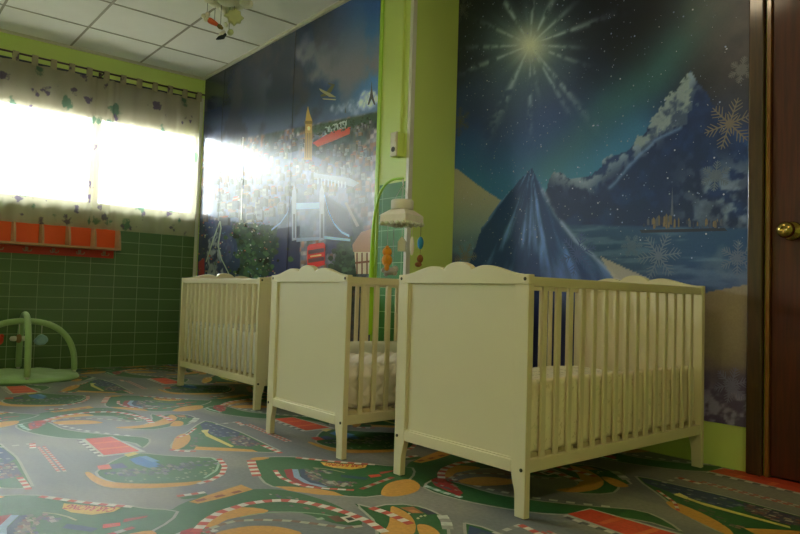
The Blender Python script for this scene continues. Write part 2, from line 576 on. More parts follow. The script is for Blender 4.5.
def seg_dist(u, v, pts):
    d = np.full(u.shape, 1e9)
    for (x0, y0), (x1, y1) in zip(pts[:-1], pts[1:]):
        dx, dy = x1 - x0, y1 - y0
        t = np.clip(((u - x0) * dx + (v - y0) * dy) / (dx * dx + dy * dy + 1e-9), 0, 1)
        d = np.minimum(d, np.hypot(u - x0 - t * dx, v - y0 - t * dy))
    return d


def wall_grid(x0, x1, z0, z1, Y, step):
    nx = int((x1 - x0) / step) + 1; nz = int((z1 - z0) / step) + 1
    X, Z = np.meshgrid(np.linspace(x0, x1, nx), np.linspace(z0, z1, nz))
    P = np.stack([X, np.full_like(X, Y), Z], -1)
    u, v = picture_of(X, np.full_like(X, Y), Z)
    return X, Z, P, u, v


# ---- winter night mural (recessed wall): a made-up winter landscape in the photograph's colours
GAIN2 = 2.15
TINT2 = np.array([.95, .92, 1.35])
X, Z, P, u, v = wall_grid(PX1 - .032, 0.150, 0.186, HC - .004, Y2 - .003, 0.0075)
n1 = fbm(X * 3, Z * 3, 5, 1); n2 = fbm(X * 9, Z * 9, 5, 2); n3 = fbm(X * 26, Z * 26, 4, 3)
C = np.zeros(X.shape + (3,))
C[:] = (17, 21, 30)
C = mix(C, (28, 52, 100), sstep(50, 150, v + (n1 - .5) * 60))
C = mix(C, (42, 100, 132), sstep(115, 190, v + (n1 - .5) * 30) * .8)
# aurora
ad = seg_dist(u, v, [(720, -40), (695, 30), (655, 75), (610, 110), (575, 150), (560, 175)])
C = mix(C, (48, 92, 86), np.exp(-(ad / 26) ** 2) * (.5 + .6 * n1))
ad2 = seg_dist(u, v, [(640, 130), (600, 165), (545, 190)])
C = mix(C, (52, 112, 130), np.exp(-(ad2 / 22) ** 2) * .7)
# hazy bokeh, upper right
hz = sstep(650, 740, u) * sstep(190, 20, v)
C = mix(C, (72, 70, 68), hz * (.25 + .9 * n2))
# pale blue bloom under the star
bl = np.exp(-((u - 528) / 55) ** 2 - ((v - 95) / 60) ** 2)
C = mix(C, (74, 92, 124), bl * .7)
# far mountains
mt = [(540, 232), (546, 190), (553, 174), (560, 171), (567, 178), (576, 180), (588, 176), (600, 166), (607, 157), (626, 151), (640, 138),
      (652, 121), (664, 106), (676, 92), (684, 86), (691, 70), (697, 82), (706, 92), (716, 110), (730, 132), (752, 150), (752, 240)]
mm = inpoly(u + (n3 - .5) * 5, v + (n3 - .5) * 5, mt)
C[mm] = mix(C, (24, 40, 70), np.ones_like(u))[mm]
C = mix(C, (34, 62, 100), mm * sstep(.45, .7, n2) * .5)
# lit rock faces along the ridge
rd = seg_dist(u, v, [(560, 172), (585, 180), (607, 160), (640, 142), (665, 112), (690, 76)])
rk = mm * np.exp(-(rd / 13) ** 2) * sstep(.42, .62, n3)
C = mix(C, (120, 138, 140), rk * .9)
fc = inpoly(u + (n3 - .5) * 14, v + (n3 - .5) * 14, [(634, 146), (662, 110), (690, 72), (694, 100), (684, 122), (662, 132), (640, 150)])
C = mix(C, (112, 128, 122), fc * (.35 + .7 * sstep(.4, .6, n3)))
rg = seg_dist(u + (n3 - .5) * 4, v, [(610, 188), (630, 165), (655, 140), (680, 128)])
C = mix(C, (96, 124, 150), mm * np.exp(-(rg / 1.6) ** 2) * .7)
# snowy woods, right
wd = sstep(655, 720, u) * sstep(140, 190, v) * sstep(252, 226, v)
C = mix(C, (104, 120, 128), wd * sstep(.40, .62, n3) * .9)
C = mix(C, (26, 36, 54), wd * sstep(.55, .4, n2) * .5)
# lake
lk = sstep(224, 227, v + (u - 600) * -.02) * sstep(540, 560, u)
C = mix(C, (38, 66, 92), lk)
C = mix(C, (88, 116, 130), lk * sstep(.5, .72, fbm(X * 5, Z * 40, 4, 9)) * .55)
C = mix(C, (92, 110, 116), lk * sstep(670, 748, u) * sstep(.4, .65, n2) * .8)
C = mix(C, (60, 64, 92), sstep(250, 300, v) * .5)
# snow hill on the left, and the pale shore strip
hl = inpoly(u, v, [(440, 165), (457, 169), (475, 183), (492, 195), (510, 205), (530, 216), (560, 240), (600, 280), (600, 420), (440, 420)])
C = mix(C, (146, 138, 108), hl * sstep(300, 180, v) * (.75 + .25 * n1))
C = mix(C, (58, 60, 84), hl * sstep(225, 275, v) * sstep(.3, .55, n2))
# frozen slope: a tall ice cone with streaks running from its tip
tip = (532, 168)
cone = [tip, (520, 180), (500, 202), (482, 228), (470, 262), (460, 330), (660, 330), (630, 291), (600, 262), (575, 240), (555, 214), (543, 190)]
cm = inpoly(u + (n3 - .5) * 3, v, cone)
ang = np.arctan2(u - tip[0], v - tip[1] + 6)
stk = fbm(ang * 9, np.hypot(u - tip[0], v - tip[1]) / 60, 5, 17)
ice = mix(np.full(X.shape + (3,), (26, 52, 88), float), (88, 124, 160), sstep(.42, .72, stk))
ice = mix(ice, (110, 134, 158), sstep(.56, .8, ang) * .6)
C = np.where(cm[..., None], ice, C)
C = mix(C, (52, 60, 96), cm * sstep(250, 300, v) * .6)
edge = seg_dist(u, v, [(543, 190), (555, 214), (575, 240), (600, 262), (630, 291)])
C = mix(C, (128, 148, 156), np.exp(-(edge / 2.2) ** 2) * sstep(.3, .6, n2) * .9)
C = mix(C, (152, 148, 126), inpoly(u, v, [(600, 256), (625, 268), (650, 279), (680, 290), (620, 290)]) * .9)
# lower right snow bank, purple bushes below
bk = inpoly(u, v, [(690, 300), (705, 293), (728, 288), (752, 284), (752, 470), (690, 470)])
C = mix(C, (128, 116, 84), bk * (.85 + .15 * n2))
C = mix(C, (74, 66, 84), bk * sstep(330, 395, v + (n2 - .5) * 70))
C = mix(C, (128, 128, 140), bk * sstep(375, 400, v) * sstep(.5, .62, n3) * .8)
lowm = sstep(296, 330, v) * (~bk)
C = mix(C, (26, 34, 60), lowm * .75)
# the star: core and ragged rays
du, dv = u - 530, v - 45
rr = np.hypot(du, dv); an = np.arctan2(dv, du)
C = mix(C, (104, 142, 142), np.exp(-(rr / 44) ** 2) * .5 * (.4 + 1.2 * fbm(an * 6 + 20, rr / 40, 4, 5)))
for a_, ln, wd_ in ((-.35, 70, .05), (.9, 75, .05), (1.05, 66, .04), (2.0, 78, .06), (2.75, 60, .05), (-2.7, 45, .06), (-2.1, 64, .06), (-1.5, 48, .05),
                    (-1.1, 60, .06), (1.57, 72, .035), (.35, 48, .05), (3.1, 52, .05), (-.75, 50, .05), (1.4, 40, .05), (.05, 42, .05)):
    dd = np.abs((an - a_ + PI) % (2 * PI) - PI)
    ray_ = np.exp(-(dd / wd_) ** 2) * np.exp(-(rr / ln) ** 3)
    C = mix(C, (146, 168, 162), ray_ * sstep(.30, .56, n3) * .95)
C = mix(C, (120, 136, 122), np.exp(-(rr / 32) ** 2) * .4)
C = mix(C, (196, 200, 168), np.exp(-(rr / 17) ** 2) * .85)
p2 = Paint()
p2.grid(P, linarr(C) * GAIN2 * TINT2)
YL = Y2 - .003


def wdecal(pn, pts_px, col, layer, Y, gain):
    pn.face([(x_, Y - .00035 * layer, z_) for x_, z_ in (wall_at(a, b, Y2 if Y > 1 else Y1) for a, b in pts_px)], np.array(lin(col)) * gain * (TINT2 if Y > 1 else 1), 1)


def dot(pn, x_, z_, r, col, layer, Y, gain, n=6):
    pn.face([(x_ + r * math.cos(2 * PI * k / n), Y - .00035 * layer, z_ + r * math.sin(2 * PI * k / n)) for k in range(n)], np.array(lin(col)) * gain * (TINT2 if Y > 1 else 1), 1)


for k in range(900):
    x_ = random.uniform(PX1 + .03, .12); z_ = .9 + 1.8 * random.random() ** .9
    uu, vv = picture_of(np.array([x_]), np.array([Y2]), np.array([z_]))
    if vv[0] > 285: continue
    r = random.choice([.0016, .002, .002, .0028, .0045])
    dot(p2, x_, z_, r, random.choice([(120, 132, 150), (95, 110, 130), (150, 152, 150), (110, 120, 120)]), 1, YL, GAIN2)


def snowflake(pn, pu, pv, R, col, layer, rot=0.0):
    cx_, cz_ = wall_at(pu, pv, Y2)

    def bar(a0, r0, r1, off_a=0, w=.004, base=None):
        w *= .7
        bx, bz = base if base else (cx_, cz_)
        dx, dz = math.cos(a0), math.sin(a0)
        nx, nz_ = -dz * w, dx * w
        q = [(bx + dx * r0 + nx, bz + dz * r0 + nz_), (bx + dx * r1 + nx * .5, bz + dz * r1 + nz_ * .5),
             (bx + dx * r1 - nx * .5, bz + dz * r1 - nz_ * .5), (bx + dx * r0 - nx, bz + dz * r0 - nz_)]
        q = [(min(max(a, PX1 - .03), .149), b) for a, b in q]
        pn.face([(a, YL - .00035 * layer, b) for a, b in q], np.array(lin(col)) * GAIN2 * TINT2, 1)
    for k in range(6):
        a0 = rot + k * PI / 3
        bar(a0, 0, R, w=.006)
        for t, l in ((.25, .28), (.45, .38), (.62, .32), (.8, .2)):
            b = (cx_ + math.cos(a0) * R * t, cz_ + math.sin(a0) * R * t)
            bar(a0 + .8, 0, R * l, base=b, w=.0045); bar(a0 - .8, 0, R * l, base=b, w=.0045)
        bar(a0 + PI / 6, 0, R * .4, w=.008)


snowflake(p2, 730, 124, .115, (98, 92, 78), 2, .2)
snowflake(p2, 659, 256, .115, (84, 98, 110), 2, .1)
snowflake(p2, 578, 254, .12, (58, 76, 114), 2, .3)
snowflake(p2, 738, 258, .08, (80, 92, 104), 2, .5)
snowflake(p2, 632, 246, .06, (70, 90, 106), 2, .0)
snowflake(p2, 716, 176, .07, (80, 92, 98), 2, .4)
snowflake(p2, 462, 10, .09, (52, 58, 56), 2, .2)
snowflake(p2, 460, 122, .10, (60, 66, 62), 2, .5)
snowflake(p2, 466, 258, .10, (92, 92, 84), 2, .1)
snowflake(p2, 732, 385, .08, (98, 98, 116), 2, .3)
snowflake(p2, 742, 70, .06, (84, 84, 80), 2, .3)
# a small lakeside village with lights
for k in range(46):
    a = random.uniform(642, 722); hgt = random.uniform(1.5, 6) * (1.5 if 655 < a < 680 else 1)
    w_ = random.uniform(1.2, 2.8); b = 229 - random.uniform(0, 5)
    col = random.choice([(92, 82, 64), (72, 76, 80), (58, 66, 80), (104, 90, 66), (44, 52, 68)])
    wdecal(p2, [(a, b), (a + w_, b), (a + w_, b - hgt), (a + w_ / 2, b - hgt - 2.2), (a, b - hgt)], col, 2 + k % 3, YL, GAIN2)
wdecal(p2, [(671, 216), (674, 216), (672.8, 186)], (74, 82, 92), 4, YL, GAIN2)
wdecal(p2, [(640, 230), (725, 228), (728, 231), (642, 233)], (40, 46, 58), 5, YL, GAIN2)
o2 = p2.build('wall_mural', painted_mat('winter_mural_print', 0.36, 0.5, 1.0, nscale=120, namt=.08))
tag(o2, 'winter night wall mural with bright star, snowy peaks and lake beside the door', 'mural', 'wall murals')

# ---- city mural: a made-up riverside city under dark clouds
GAIN1 = 2.9
TINT1 = np.array([1.0, .98, 1.12])
X, Z, P, u, v = wall_grid(XW + .035, PX0 - .006, 0.19, HC - .022, Y1 - .003, 0.0095)
n1 = fbm(X * 2.2, Z * 2.2, 6, 21); n2 = fbm(X * 7, Z * 7, 5, 22); n3 = fbm(X * 24, Z * 24, 4, 23)
hor = 112 + (375 - u) * .20               # horizon
C = np.zeros(X.shape + (3,)); C[:] = (24, 31, 46)
C = mix(C, (32, 64, 112), sstep(280, 375, u))
C = mix(C, (58, 104, 152), sstep(330, 385, u) * sstep(-10, 90, v))
C = mix(C, (84, 96, 120), sstep(-40, 0, v - hor) * .7)
cl = sstep(.44, .62, n1 + .12 * np.exp(-((u - 315 + (v - 60) * .7) / 38) ** 2) - .05)
C = mix(C, (86, 88, 102), cl * np.exp(-((v - 70) / 42) ** 2) * sstep(240, 300, u))
C = mix(C, (40, 42, 50), sstep(.5, .66, fbm(X * 3 + 4, Z * 3, 5, 27)) * sstep(360, 300, u) * .7)
cu = np.zeros_like(u)
for cu_x, cu_y, cu_r in ((366, 98, 7), (372, 95, 5), (360, 102, 6), (377, 99, 5), (352, 105, 6), (343, 107, 5), (335, 110, 5), (368, 103, 8), (354, 109, 7)):
    cu = np.maximum(cu, sstep(1.25, .55, np.hypot(u - cu_x + (n3 - .5) * 6, v - cu_y + (n2 - .5) * 9) / cu_r) * (1 if cu_x > 357 else .55))
C = mix(C, (158, 170, 182), cu * sstep(.30, .62, n3 * .5 + n2 * .5))
below = sstep(-1.5, 1.5, v - hor)
city = np.zeros_like(C); city[:] = (74, 76, 82)
bx = np.floor(X * 26).astype(int); bz = np.floor(Z * 34).astype(int)
h1 = np.random.default_rng(5).random((64, 64))[bz % 64, bx % 64]
h2 = np.random.default_rng(6).random((64, 64))[bz % 64, bx % 64]
city = mix(city, (120, 116, 112), sstep(.55, .9, h1)); city = mix(city, (104, 74, 56), sstep(.72, .8, h2) * .8)
city = mix(city, (38, 50, 46), sstep(.5, .62, n2) * .8)
city = mix(city, (36, 40, 50), sstep(.48, .62, n1) * .5)
city *= (.62 + .85 * n3)[..., None]
C = C * (1 - below[..., None]) + city * below[..., None]
hills = sstep(0, 2, v - hor) * sstep(12, 8, v - hor) * sstep(300, 320, u)
C = mix(C, (44, 62, 46), hills * .9)
# river basin, quays and dark gardens
C = mix(C, (92, 104, 128), inpoly(u, v, [(205, 175), (300, 150), (345, 170), (352, 236), (300, 240), (250, 225), (205, 215)]) * .65)
C = mix(C, (30, 36, 58), inpoly(u, v, [(278, 228), (300, 226), (300, 285), (262, 285), (268, 255)]) * 1.0)
C = mix(C, (34, 40, 62), inpoly(u, v, [(326, 195), (348, 210), (354, 236), (338, 250), (326, 255)]) * .85)
C = mix(C, (28, 44, 34), inpoly(u + (n2 - .5) * 18, v, [(240, 222), (276, 226), (266, 285), (226, 285), (232, 240)]) * .85)
C = mix(C, (34, 50, 36), inpoly(u + (n2 - .5) * 14, v, [(336, 244), (354, 236), (360, 290), (330, 290)]) * .9)
C = mix(C, (34, 42, 66), inpoly(u + (n2 - .5) * 8, v, [(199, 218), (232, 222), (240, 260), (236, 285), (196, 285)]) * .8)
C = mix(C, (104, 112, 116), inpoly(u, v, [(208, 240), (218, 232), (226, 285), (204, 285)]) * sstep(.4, .6, n3) * .9)
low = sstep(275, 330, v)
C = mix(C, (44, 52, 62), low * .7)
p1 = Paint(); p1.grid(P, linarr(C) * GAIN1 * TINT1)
YM = Y1 - .003
d1 = lambda pts, col, layer: wdecal(p1, pts, col, layer, YM, GAIN1)
d1([(325.5, 127), (347, 120), (347.5, 134), (325, 136)], (130, 140, 138), 1)                    # long pale palace
for k in range(7):
    a = 327 + k * 2.9; b = 127.5 - k * 1.0
    d1([(a, b + 1), (a + 1.3, b + .6), (a + 1.3, b + 6.5), (a, b + 7)], (86, 98, 100), 2)
d1([(313, 143), (333, 131), (351, 127), (350, 134), (336, 140), (318, 147)], (150, 62, 46), 1)   # red roofs
d1([(304.5, 160), (306, 120), (307, 113), (308.5, 106), (310, 113), (312.5, 120), (312.5, 160)], (142, 118, 66), 3)
d1([(305.2, 121), (313, 121), (313, 124), (305.2, 124)], (104, 84, 48), 4)
d1([(307.6, 127), (309.6, 126), (311, 128), (310.4, 130.5), (308.2, 130.5)], (178, 164, 120), 4)
for k in range(4):
    d1([(306 + k * 1.7, 133), (306.7 + k * 1.7, 133), (306.6 + k * 1.7, 158), (305.9 + k * 1.7, 158)], (104, 84, 48), 4)
d1([(368, 105), (370.2, 97), (371.4, 90), (372, 81), (372.7, 90), (373.8, 97), (376, 105), (374.6, 105), (372, 99), (369.6, 105)], (62, 66, 76), 3)
d1([(345, 113), (346, 107), (346.7, 113)], (62, 70, 84), 3)
R1 = random.Random(11)
bl = []
for k in range(420):                                                                             # a crowded city of small blocks, nearer ones larger
    a = R1.uniform(203, 373); hz_ = 112 + (375 - a) * .20
    b = hz_ + 10 + (R1.random() ** 1.3) * 85
    if b > 226 or (286 < a < 352 and b > 196) or (302 < a < 314 and b < 164) or (311 < a < 353 and b < 150): continue
    bl.append((b, a))
for b, a in sorted(bl):
    dpt = (b - (112 + (375 - a) * .20)) / 90
    w_ = R1.uniform(1.4, 2.6) * (1 + 1.6 * dpt); hh = R1.uniform(1.6, 4.6) * (1 + 1.5 * dpt)
    base_ = R1.choice([(128, 132, 134), (108, 110, 116), (98, 84, 74), (122, 100, 80), (80, 84, 94), (140, 138, 130), (92, 96, 92), (70, 78, 70), (112, 118, 128)])
    if a + w_ * 1.5 > 373: continue
    base_ = tuple(c_ * .84 for c_ in base_)
    dk = tuple(c_ * .62 for c_ in base_); roof = R1.choice([(120, 66, 52), (84, 72, 70), (104, 84, 70), (92, 94, 100), (66, 70, 80)])
    ly = 1 + (len(bl) % 3)
    sl = w_ * .16
    d1([(a, b), (a + w_, b - sl), (a + w_, b - sl - hh), (a, b - hh)], base_, 2)
    d1([(a + w_, b - sl), (a + w_ * 1.5, b + .2), (a + w_ * 1.5, b + .2 - hh), (a + w_, b - sl - hh)], dk, 2)
    d1([(a, b - hh), (a + w_, b - sl - hh), (a + w_ * 1.25, b - hh - w_ * .42), (a + w_ * .3, b - hh - w_ * .35)], roof, 2)
    if w_ > 2.6:
        for q_ in range(3):
            d1([(a + w_ * (.15 + .28 * q_), b - hh * .35), (a + w_ * (.28 + .28 * q_), b - hh * .37), (a + w_ * (.28 + .28 * q_), b - hh * .7), (a + w_ * (.15 + .28 * q_), b - hh * .68)], (56, 60, 70), 3)
for k in range(330):                                                                             # trees on the hill, by the river and in the gardens
    rx = R1.random()
    if rx < .34: a = R1.uniform(314, 372); b = 112 + (375 - a) * .2 + R1.uniform(2, 13)
    elif rx < .7: a = R1.gauss(254, 11); b = R1.uniform(226, 280)
    else: a = R1.gauss(345, 6); b = R1.uniform(246, 280)
    if a > 371 or a < 203: continue
    r = R1.uniform(.8, 2.4) * (.5 + (b - 100) / 170)
    g_ = R1.uniform(.6, 1.25)
    d1([(a + r * math.cos(t_) * R1.uniform(.7, 1.1), b + r * math.sin(t_) * R1.uniform(.7, 1.1)) for t_ in (i_ * PI / 4 for i_ in range(8))], (40 * g_, 56 * g_, 40 * g_), 5)
for k in range(9):                                                                               # columned fronts
    a = 318 + k * 3.4; d1([(a, 178 + k * .5), (a + 1.2, 177.7 + k * .5), (a + 1.2, 184 + k * .5), (a, 184.5 + k * .5)], (128, 136, 148), 5)
d1([(314, 173), (350, 178), (360, 183), (354, 187), (330, 181), (314, 177)], (104, 112, 124), 4)
# a bridge with two pale towers and hanging cables
for a, b in ((292.5, 297), (320, 325)):
    d1([(a, 192), ((a + b) / 2, 184), (b, 192), (b, 240), (a, 241)], (126, 132, 146), 6)
    d1([(a + 1.4, 214), (b - 1.4, 214), (b - 1.4, 238), (a + 1.4, 238)], (70, 76, 92), 7)
d1([(297, 203), (320, 202.5), (320, 208.5), (297, 209.5)], (124, 146, 178), 6)
cab = [(325, 194), (329, 210), (335, 223), (342, 231), (350, 235)]
d1(cab + [(a, b + 2.2) for a, b in reversed(cab)], (120, 150, 188), 6)
cab = [(292.5, 196), (288, 212), (281, 222), (272, 229)]
d1(cab + [(a, b + 2) for a, b in reversed(cab)], (110, 128, 156), 6)
d1([(325, 236), (351, 239), (351, 241.5), (325, 239)], (124, 150, 176), 6)
d1([(297, 238), (320, 237), (320, 240), (297, 242)], (112, 124, 146), 6)
d1([(345, 203), (347.5, 202), (360, 226), (357, 227)], (108, 104, 104), 6)
# red double-deck bus
d1([(308, 247), (310, 244.5), (324, 242.5), (326, 244.5), (325.5, 265), (308, 269)], (150, 38, 34), 8)
d1([(309, 250.5), (325, 248), (325, 252), (309, 254.5)], (66, 40, 44), 9)
d1([(309, 259), (325, 256.5), (325, 260.5), (309, 263)], (72, 46, 48), 9)
d1([(311, 255.8), (322, 254.2), (322, 255.8), (311, 257.3)], (170, 140, 96), 9)
# half-timbered house by the pillar
d1([(353, 245), (362, 232), (372, 229), (371, 252), (354, 252)], (122, 92, 70), 8)
d1([(355, 252), (371, 250), (370, 274), (357, 274)], (150, 140, 122), 7)
for a in (357, 362, 367):
    d1([(a, 253), (a + 1.6, 252.6), (a + 1.6, 274), (a, 274)], (92, 60, 46), 9)
d1([(356, 262), (371, 260.5), (371, 262.5), (356, 264)], (92, 60, 46), 9)
# small propeller plane
d1([(321, 95.5), (327, 92), (333, 84.5), (335, 86), (332, 92), (327, 96), (322, 97)], (66, 68, 50), 8)
d1([(320, 88.5), (331, 93.5), (337, 97.5), (330, 97), (321, 91)], (112, 112, 92), 9)
d1([(323, 98.5), (337, 99.3), (336, 100.5), (324, 99.6)], (122, 122, 106), 9)
d1([(329, 83), (335.5, 84.6), (335.3, 86), (329, 84.4)], (58, 60, 52), 9)
# pale paths, people, flowers in the gardens
pth = [(206, 262), (213, 240), (220, 221), (221, 228), (218, 245), (221, 258), (230, 276)]
for (a, b), (a2, b2) in zip(pth[:-1], pth[1:]):
    d1([(a, b), (a + 1.3, b + .3), (a2 + 1.3, b2 + .3), (a2, b2)], (112, 122, 116), 8)
for k in range(150):
    a = random.uniform(199, 276); b = random.uniform(222, 278)
    r = random.uniform(.35, 1.1)
    d1([(a - r, b), (a, b - r), (a + r, b), (a, b + r)], random.choice([(132, 132, 128), (120, 70, 60), (60, 84, 110), (108, 104, 84), (84, 58, 84), (60, 74, 58)]), 5 + k % 4)
d1([(199, 262), (205, 258), (205, 276), (199, 278)], (110, 40, 50), 6)
# seams of the paper strips, and a thin white line with a dark spot
for a, t0, t1 in ((221, 66, 280), (293, 28, 280)):
    (xa, za), (xb, zb) = wall_at(a + (1.5 if a < 250 else 0), t0, Y1), wall_at(a - 2, t1, Y1)
    xs = (xa + xb) / 2
    p1.face([(xs - .0035, YM - .0042, .2), (xs + .0035, YM - .0042, .2), (xs + .0035, YM - .0042, HC - .03), (xs - .0035, YM - .0042, HC - .03)], np.array(lin((34, 34, 44))))
d1([(243.4, 137), (244.2, 137), (243.6, 180), (242.2, 220), (241.4, 220), (242.8, 180)], (225, 225, 225), 12)
d1([(242.2, 179), (243.8, 179), (243.4, 188), (241.9, 188)], (30, 28, 34), 13)
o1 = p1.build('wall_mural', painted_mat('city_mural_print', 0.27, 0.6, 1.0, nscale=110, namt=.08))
tag(o1, 'wall mural of a riverside city under dark clouds beside the curtained window', 'mural', 'wall murals')

# ------------------------------------------------------------------ play carpet: a race-track print that repeats every 1.95 x 0.98 m
RPX, RPY = 1.95, 0.98
CX0, CX1, CY0, CY1 = XW + .008, XB - .01, YB + .01, Y2 - .002
GC = 1.25
unit = []        # (list of (x, y), colour, layer)


def fl(pts, shift=(0, 0)):
    return [(a + shift[0], b + shift[1]) for a, b in (floor_at(*p) for p in pts)]


def smooth(pts, n=3, closed=True):
    P_ = [Vector((a, b, 0)) for a, b in pts]
    out = []
    m_ = len(P_)
    for i in range(m_ if closed else m_ - 1):
        p0, p1_, p2_, p3 = (P_[(i + k) % m_] if closed else P_[min(max(i + k, 0), m_ - 1)] for k in (-1, 0, 1, 2))
        for k in range(n):
            t = k / n
            q = .5 * (2 * p1_ + (p2_ - p0) * t + (2 * p0 - 5 * p1_ + 4 * p2_ - p3) * t * t + (3 * p1_ - p0 - 3 * p2_ + p3) * t ** 3)
            out.append((q.x, q.y))
    if not closed: out.append((P_[-1].x, P_[-1].y))
    return out


def U(pts, col, layer):
    unit.append((pts, np.array(lin(col)) * GC, layer))


def strip(pts, w, col, layer, dash=None, col2=None):
    # resample
    P_ = [Vector(p) for p in pts]
    L_ = [0]
    for a, b in zip(P_[:-1], P_[1:]): L_.append(L_[-1] + (b - a).length)
    tot = L_[-1]
    n = max(2, int(tot / (dash or .06)) + 1)

    def at(s_):
        s_ = min(max(s_, 0), tot - 1e-6)
        i = max(k for k in range(len(L_)) if L_[k] <= s_)
        i = min(i, len(P_) - 2)
        t = (s_ - L_[i]) / max(1e-9, L_[i + 1] - L_[i])
        d = (P_[i + 1] - P_[i]).normalized()
        return P_[i].lerp(P_[i + 1], t), Vector((-d.y, d.x))
    for k in range(n):
        (a, na), (b, nb) = at(tot * k / n), at(tot * (k + 1) / n)
        q = [a + na * w / 2, b + nb * w / 2, b - nb * w / 2, a - na * w / 2]
        U([(p.x, p.y) for p in q], col if (not dash or k % 2 == 0) else col2, layer)


def kerb(pts, w=.02, layer=6):
    strip(pts, w, (176, 74, 62), layer, .03, (196, 190, 178))


def crowd(poly, n, cols, layer, size=.012):
    xs = [p[0] for p in poly]; ys = [p[1] for p in poly]
    k = 0; tries = 0
    while k < n and tries < n * 12:
        tries += 1
        a, b = random.uniform(min(xs), max(xs)), random.uniform(min(ys), max(ys))
        if not inpoly(np.array([a]), np.array([b]), poly)[0]: continue
        s_ = size * random.uniform(.5, 1.2)
        U([(a - s_, b - s_ * .6), (a + s_, b - s_ * .5), (a + s_ * .9, b + s_ * .6), (a - s_, b + s_ * .6)], random.choice(cols), layer); k += 1


GREEN, ORANGE, RED, NAVY, BROWN, EDGE = (44, 92, 50), (186, 136, 60), (186, 62, 42), (46, 62, 92), (112, 90, 78), (150, 150, 138)
DKG = (36, 76, 50)
CROWD = [(140, 124, 112), (96, 84, 88), (120, 78, 70), (70, 74, 92), (150, 146, 134), (92, 100, 84)]


def island(pts, edge=True, col=GREEN, layer=1, n=3, kl=.010):
    s_ = smooth(pts, n)
    U(s_, col, layer)
    if edge: strip(s_ + [s_[0]], kl, EDGE, layer + 1)
    return s_


# 1 stadium island with the banner
tipR = fl([(178, 510)], (0, RPY))[0]
low_ = fl([(160, 527)], (0, RPY))[0]
isl = fl([(254, 459), (262, 457), (278, 456.3), (300, 457), (330, 460.5), (365, 463), (392, 466)]) + [tipR, low_] + \
    fl([(382, 495), (345, 496), (330, 493), (304, 490), (275, 487), (263, 481), (256, 469)])
island(isl)
U(fl([(275, 486), (295, 486.5), (318, 488.5), (334, 491.4), (345, 495.8), (318, 494.3), (289, 490.4)]), ORANGE, 3)
U(smooth(fl([(382, 495), (383, 488), (391, 482), (409, 479), (420, 485), (415, 492), (397, 496)])), ORANGE, 4)
U(smooth(fl([(250, 459), (257, 457), (270, 457.5), (259, 460)])), ORANGE, 3)
kerb(fl([(296, 457.5), (330, 461), (352, 463), (375, 464.5)]))
kerb(fl([(251, 460), (253, 467), (257, 476)]), .035)
ban = fl([(320.4, 461.9), (344, 463.6), (367, 464.9), (365, 467.4), (351.6, 469.2), (334, 467.6), (324, 465.2)])
U(ban, (196, 160, 66), 3)
e0 = np.array(floor_at(365.5, 466.4)); e1 = np.array(floor_at(323, 464.0))
ex = (e1 - e0); tl_ = np.linalg.norm(ex); ex /= tl_; ey = np.array([-ex[1], ex[0]])
fc = bpy.data.curves.new('lettering', 'FONT'); fc.body = 'CAR RACING'; fc.offset = 0.03
fo = bpy.data.objects.new('lettering', fc); COL.objects.link(fo)
bpy.context.view_layer.update()
me_ = fo.evaluated_get(bpy.context.evaluated_depsgraph_get()).to_mesh()
co = np.array([v_.co[:2] for v_ in me_.vertices]); polys = [tuple(p_.vertices) for p_ in me_.polygons]
x0_, x1_ = co[:, 0].min(), co[:, 0].max(); h_ = co[:, 1].max() - co[:, 1].min()
sx = tl_ * .90 / (x1_ - x0_); sy = .046 / h_
for p_ in polys:
    U([tuple(e0 + ex * (tl_ * .05 + (co[i, 0] - x0_) * sx) + ey * ((co[i, 1] - .5 * h_) * sy)) for i in p_], (170, 42, 30), 4)
bpy.data.objects.remove(fo); bpy.data.curves.remove(fc)
U(fl([(284, 469.5), (292, 468.5), (294, 476), (302, 482), (320, 487), (318, 488), (298, 485), (287, 477)]), (140, 44, 46), 2)
U(fl([(292, 469), (298, 469), (300, 476), (310, 482), (328, 486.5), (322, 487), (305, 483), (294, 477)]), (128, 152, 176), 3)
U(fl([(299, 469.5), (305, 468.5), (308, 476), (316, 481), (336, 485.5), (330, 486.5), (310, 482.5), (301, 477)]), NAVY, 4)
st_ = fl([(306, 469), (317, 468.7), (318, 474), (326, 480), (340, 484), (356, 485), (356, 481.5), (335, 482), (350, 487), (326, 485.5), (312, 480), (306, 474)])
crowd(fl([(306, 469), (317, 468.7), (319, 475), (328, 481), (356, 481.5), (355, 486), (330, 486), (312, 480), (306, 474)]), 120, CROWD, 6)
crowd(fl([(318, 470), (332, 471.5), (330, 473), (320, 472)]), 12, CROWD, 6)
U(fl([(341, 474.5), (352, 475.5), (368, 477.5), (366, 479.5), (350, 478), (341, 477)]), (40, 70, 84), 4)
U(fl([(368, 475), (379, 474), (382, 476), (371, 477.5)]), (190, 66, 48), 5)
U(fl([(379, 472), (394, 470), (394, 471), (381, 474)]), (150, 62, 50), 5)
kerb(fl([(275, 470), (280, 477), (296, 484), (310, 487), (328, 488.5), (354, 490)]), .018)
strip(fl([(361, 489), (375, 483.5), (393, 477)]), .02, (150, 62, 52), 6, .03, (150, 146, 134))
strip(fl([(313, 467.5), (330, 469), (345, 472.5)]), .008, (150, 150, 110), 5)

